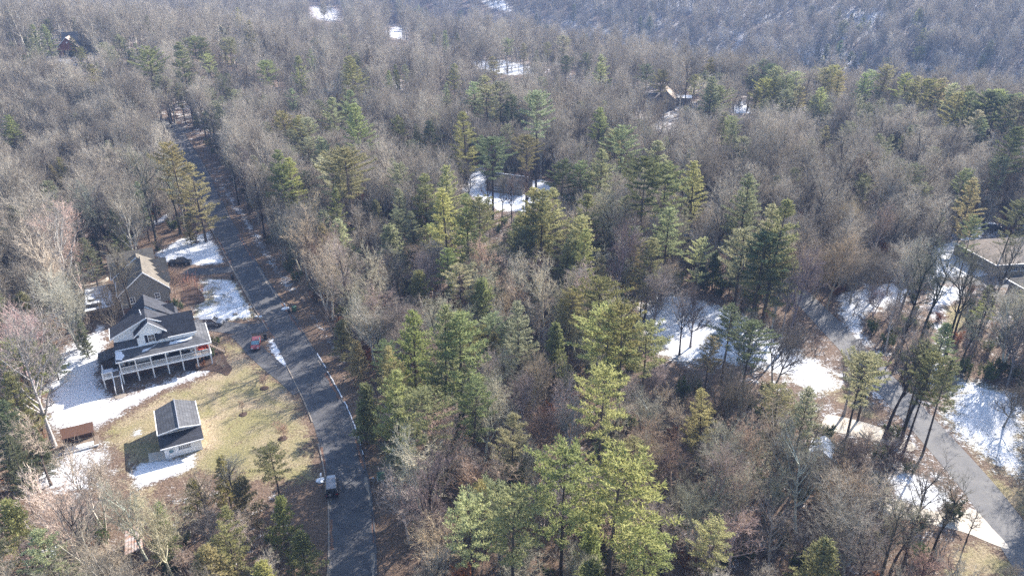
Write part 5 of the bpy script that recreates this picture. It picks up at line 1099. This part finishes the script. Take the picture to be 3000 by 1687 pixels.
# words for each tree: look, then spot, then order from the left only where the look repeats at the spot
bpy.context.view_layer.update()
cells = {}
for t, adj, kind, h in WOODS:
    a, b = pix(t.location.x, t.location.y, t.location.z+h*.8); i = int(np.argmin(np.hypot(SX-a, SY-b)))
    cells.setdefault((adj, kind, i), []).append((float(a), h, t))
for (adj, kind, i), L_ in cells.items():
    hs = sorted(q[1] for q in L_)
    L_.sort(key=lambda q: q[0])
    for n_, (a, h, t) in enumerate(L_):
        if len(L_) == 1: lab = f'{adj} {kind} {SPOTS[i][2]}'
        elif len(L_) == 2 and hs[1]/hs[0] > 1.15: lab = f'{"taller" if h == hs[1] else "shorter"} {adj} {kind} {SPOTS[i][2]}'
        elif n_ == 0: lab = f'leftmost {adj} {kind} {SPOTS[i][2]}'
        elif n_ == len(L_)-1: lab = f'rightmost {adj} {kind} {SPOTS[i][2]}'
        else: lab = f'{ORD[min(n_, 11)]} {adj} {kind} from the left {SPOTS[i][2]}'
        t['label'] = lab; t['category'] = 'pine tree' if 'pine' in kind else 'bare tree'
        t['group'] = 'pines in the winter woods' if 'pine' in kind else 'bare trees in the winter woods'
# ---------------------------------------------------------------- the rest of the woods: one object each, trees instanced on its points
def wood_stuff(name, label, items, protos, hp):
    """items: x, y, h, proto index -> one object whose modifier sets a tree on each of its vertices"""
    me = bpy.data.meshes.new(name); n = len(items)
    P = np.array([[q[0], q[1], float(th(q[0], q[1]))-.1] for q in items], np.float32)
    me.vertices.add(n); me.vertices.foreach_set('co', P.ravel())
    at1 = me.attributes.new('size', 'FLOAT', 'POINT'); at1.data.foreach_set('value', np.array([q[2]/hp[q[3]] for q in items], np.float32))
    at2 = me.attributes.new('turn', 'FLOAT', 'POINT'); at2.data.foreach_set('value', g.uniform(0, 6.28, n).astype(np.float32))
    at3 = me.attributes.new('which', 'INT', 'POINT'); at3.data.foreach_set('value', np.array([q[3] for q in items], np.int32))
    me.update(); o = bpy.data.objects.new(name, me); COL.objects.link(o); tag(o, label, None, None, 'stuff')
    ng = bpy.data.node_groups.new(name, 'GeometryNodeTree')
    ng.interface.new_socket('Geometry', in_out='INPUT', socket_type='NodeSocketGeometry'); ng.interface.new_socket('Geometry', in_out='OUTPUT', socket_type='NodeSocketGeometry')
    N = ng.nodes; L = ng.links; gi = N.new('NodeGroupInput'); go = N.new('NodeGroupOutput'); jn = N.new('GeometryNodeJoinGeometry')
    def named(nm, ty):
        a = N.new('GeometryNodeInputNamedAttribute'); a.data_type = ty; a.inputs['Name'].default_value = nm; return [s_ for s_ in a.outputs if s_.enabled and s_.name == 'Attribute'][0]
    size, turn, which = named('size', 'FLOAT'), named('turn', 'FLOAT'), named('which', 'INT')
    cx = N.new('ShaderNodeCombineXYZ'); L.new(turn, cx.inputs[2])
    for k, (tr, cr) in enumerate(protos):
        eq = N.new('FunctionNodeCompare'); eq.data_type = 'INT'; eq.operation = 'EQUAL'
        ins = [s_ for s_ in eq.inputs if s_.enabled]; L.new(which, ins[0]); ins[1].default_value = k
        for me_ in (tr, cr):
            src = bpy.data.objects.new(me_.name, me_); src.color = (1, 1, 1, 1)
            oi = N.new('GeometryNodeObjectInfo'); oi.inputs['Object'].default_value = src; oi.inputs['As Instance'].default_value = True
            ip = N.new('GeometryNodeInstanceOnPoints'); L.new(gi.outputs[0], ip.inputs['Points']); L.new(eq.outputs[0], ip.inputs['Selection'])
            L.new(oi.outputs['Geometry'], ip.inputs['Instance']); L.new(cx.outputs[0], ip.inputs['Rotation']); L.new(size, ip.inputs['Scale']); L.new(ip.outputs[0], jn.inputs[0])
    L.new(jn.outputs[0], go.inputs[0])
    md = o.modifiers.new('woods', 'NODES'); md.node_group = ng; return o
near_b = [q for q in far_bare if math.hypot(q[0], q[1]) < 420]; fb = [q for q in far_bare if math.hypot(q[0], q[1]) >= 420]
LODB = []
for i in range(3):
    b_, s_, t_ = bare_proto(60+i, 20, (1., 1.15, .85)[i], .8, .42, 1, lod=True); LODB.append((tubes_mesh('bare_trunk', b_, [], 'bark', lambda r: 3), tubes_mesh('bare_crown', s_, t_, 'twig', lambda r: 3)))
LODP = [pine_proto(70, 20, .25, 4.4, lod=True), pine_proto(71, 20, .5, 3.9, 'round', lod=True)]
allb = BARE+LODB
items = [(q[0], q[1], q[2], q[3]) for q in near_b]+[(q[0], q[1], q[2], 6+q[3] % 3) for q in fb]
wood_stuff('bare_woods', 'mass of bare grey and brown winter woods reaching over the hills', items, allb, [20.]*9)
pp = [p for k in 'WTRS' for p in PINE[k]]+LODP; st_ = {'W': 0, 'T': 5, 'R': 7, 'S': 9}; cnt = {'W': 5, 'T': 2, 'R': 2, 'S': 2}; hpp = [20.]*9+[9., 9.]+[20., 20.]
items = [(q[0], q[1], q[2], (st_[q[3]]+int(g.integers(0, cnt[q[3]]))) if math.hypot(q[0], q[1]) < 420 else 11+(q[3] in 'TR')) for q in far_pines]
wood_stuff('pine_woods', 'scattered pines lost in the far woods', items, pp, hpp)
# undergrowth: saplings, brush and low evergreens between the near trunks
def brush_proto(seed, H=3.2, m='scrub', leaves=0):
    g2 = np.random.default_rng(seed); segs = []; tri = []
    for k in range(9):
        p = np.array([g2.normal()*.35, g2.normal()*.35, 0]); d = nrm(np.array([g2.normal()*.3, g2.normal()*.3, 1])); L_ = H*g2.uniform(.6, 1); n = 5
        for i in range(n):
            d = nrm(d+rv(g2)*.18); q = p+d*L_/n; segs.append((p, q, .035*(1-i/n)+.008, .035*(1-(i+1)/n)+.008)); p = q
            for _ in range(5):
                a = nrm(d+rv(g2)*.9); l_ = g2.uniform(.35, .9); o = nrm(np.cross(a, rv(g2)))*.015; tri.extend([p-o, p+o, p+a*l_])
                for _ in range(leaves):
                    c = p+a*l_*g2.random(); u = rv(g2)*.17; v = nrm(np.cross(u, rv(g2)))*.09; tri.extend([c-u, c+v, c+u])
    return tubes_mesh('brush_stems', segs, [], 'bark'), tubes_mesh('brush_twigs', [], tri, m)
BRUSH = [brush_proto(1), brush_proto(2), brush_proto(3, 2.6, 'evergreen_leaf', 6), brush_proto(4, 2.4, 'dry_leaf', 4), brush_proto(5, 2.2, 'evergreen_leaf', 8)]
ub = []
for x, y in scatter(46, 270, 2.8, g):
    if not free(x, y): continue
    if g.random() < .15: continue
    if not visible_rule(x, y, 3.5, g, 1): continue
    k = int(g.choice(5, p=[.36, .34, .12, .06, .12])); ub.append((x, y, g.uniform(.6, 1.35), k))
wood_stuff('undergrowth', 'tangled brown and evergreen brush under the trees', ub, BRUSH, [1.]*5)
# garden shrubs and young trees on the lawns
def shrub(px_, py_, s_, k, label, cat='shrub', name='shrub', tint=(1, 1, 1)):
    x, y = at(px_, py_); t = empty(name, x, y, g.uniform(0, 6)); tag(t, label, cat); t.scale = (s_, s_, s_)
    for nm, me in (('stems', BRUSH[k][0]), ('foliage' if k >= 2 else 'twigs', BRUSH[k][1])):
        o = bpy.data.objects.new(nm, me); COL.objects.link(o); o.parent = t; o.color = (*tint, 1)
    return t
shrub(620, 1045, .75, 4, 'pale leafed shrub at the right corner of the porch', tint=(1.5, 1.5, 1.6)); shrub(640, 1065, .6, 0, 'low bare shrub beside the pale leafed shrub'); shrub(655, 1075, .5, 1, 'twiggy shrub at the tip of the mulch bed')
shrub(630, 1012, .8, 4, 'grey green shrub hiding the side steps', tint=(1.6, 1.6, 1.6)); shrub(628, 990, .6, 1, 'low bare shrub at the top of the lawn'); shrub(595, 1075, .5, 3, 'reddish shrub under the porch corner'); shrub(517, 900, .8, 4, 'rounded green shrub between the two houses'); shrub(530, 905, .6, 2, 'smaller green shrub between the two houses')
for i, (a, b) in enumerate(((560, 830), (575, 845), (548, 850), (590, 855), (540, 830))):
    shrub(a, b, .95, i % 2, ['upright reddish shrub before the taupe house entry', 'arching reddish shrub at the bed edge', 'bare shrub against the brick skirt', 'low shrub at the tip of the taupe house bed', 'thin bare shrub by the taupe house corner'][i], tint=(1.1, .7, .6))
for a, b, h, k, l in ((515, 870, 7, 5, 'spreading bare ornamental tree in front of the taupe house'), (412, 850, 6, 5, 'bare ornamental tree at the taupe house gable'), (455, 790, 5.5, 1, 'small bare tree behind the taupe house dormers'), (478, 742, 4, 5, 'small bare tree on the upper snowy lawn'),
                      (775, 1135, 2.6, 3, 'bare sapling in a mulch ring near the road'), (712, 1212, 2.4, 2, 'thin sapling in the ring on the middle lawn'), (828, 1282, 3.2, 3, 'reddish sapling in a mulch ring at the low lawn'), (575, 708, 5, 4, 'slim bare tree with a mulch ring above the snowy lawn')):
    x, y = at(a, b); t = put_tree('young_tree', BARE[k], 20., x, y, h, (1.0, .8, .72), None, 0, 1.6 if h < 5 else 1.3); tag(t, l, 'young tree')
ring = [(775, 1137, .75), (712, 1214, .65), (828, 1284, .7), (575, 709, .8)]
for i, (a, b, r_) in enumerate(ring):
    x, y = at(a, b); t = empty('mulch_ring', x, y); tag(t, ['dark mulch ring nearest the road curve', 'dark mulch ring in the middle of the lawn', 'dark mulch ring low on the lawn', 'dark mulch ring by the upper dark road'][i], 'mulch ring', 'mulch rings round the young trees')
    k = MB(); k.blob((0, 0, .03), (r_, r_, .14), i, 3, .12); k.build('mulch', 'mulch', t)
patch('garden_bed', [at(*p) for p in [(600,1040),(625,1020),(655,1035),(665,1060),(680,1080),(665,1100),(640,1090),(600,1085),(545,1085),(560,1070)]], 'mulch', .06, 'dark mulch bed curling round the porch corner')
patch('garden_bed', [at(*p) for p in [(530,860),(560,840),(585,850),(600,880),(570,893),(535,885)]], 'mulch', .06, 'brown mulch bed in front of the taupe house')

# ---------------------------------------------------------------- air between the camera and the far hillside
hb = MB(); hb.box(-1520, 1520, -140, 1790, -70, 190); hm = bpy.data.materials.new('haze'); hm.use_nodes = True
N = hm.node_tree.nodes; N.remove(N['Principled BSDF']); pv = N.new('ShaderNodeVolumePrincipled'); pv.inputs['Color'].default_value = (.21, .315, .58, 1)
pv.inputs['Density'].default_value = .00033; pv.inputs['Anisotropy'].default_value = .0
hm.node_tree.links.new(pv.outputs[0], N['Material Output'].inputs['Volume']); M['haze'] = hm
hz = hb.build('haze', 'haze'); tag(hz, 'thin blue haze in the air over the valley', None, None, 'stuff')
print('TREES', len(LIST), len(take), len(takeb), 'far', len(far_bare), len(far_pines), 'brush', len(ub), 'tris', [len(p[1].polygons) for p in BARE+LODB], [len(p[1].polygons) for p in pp])
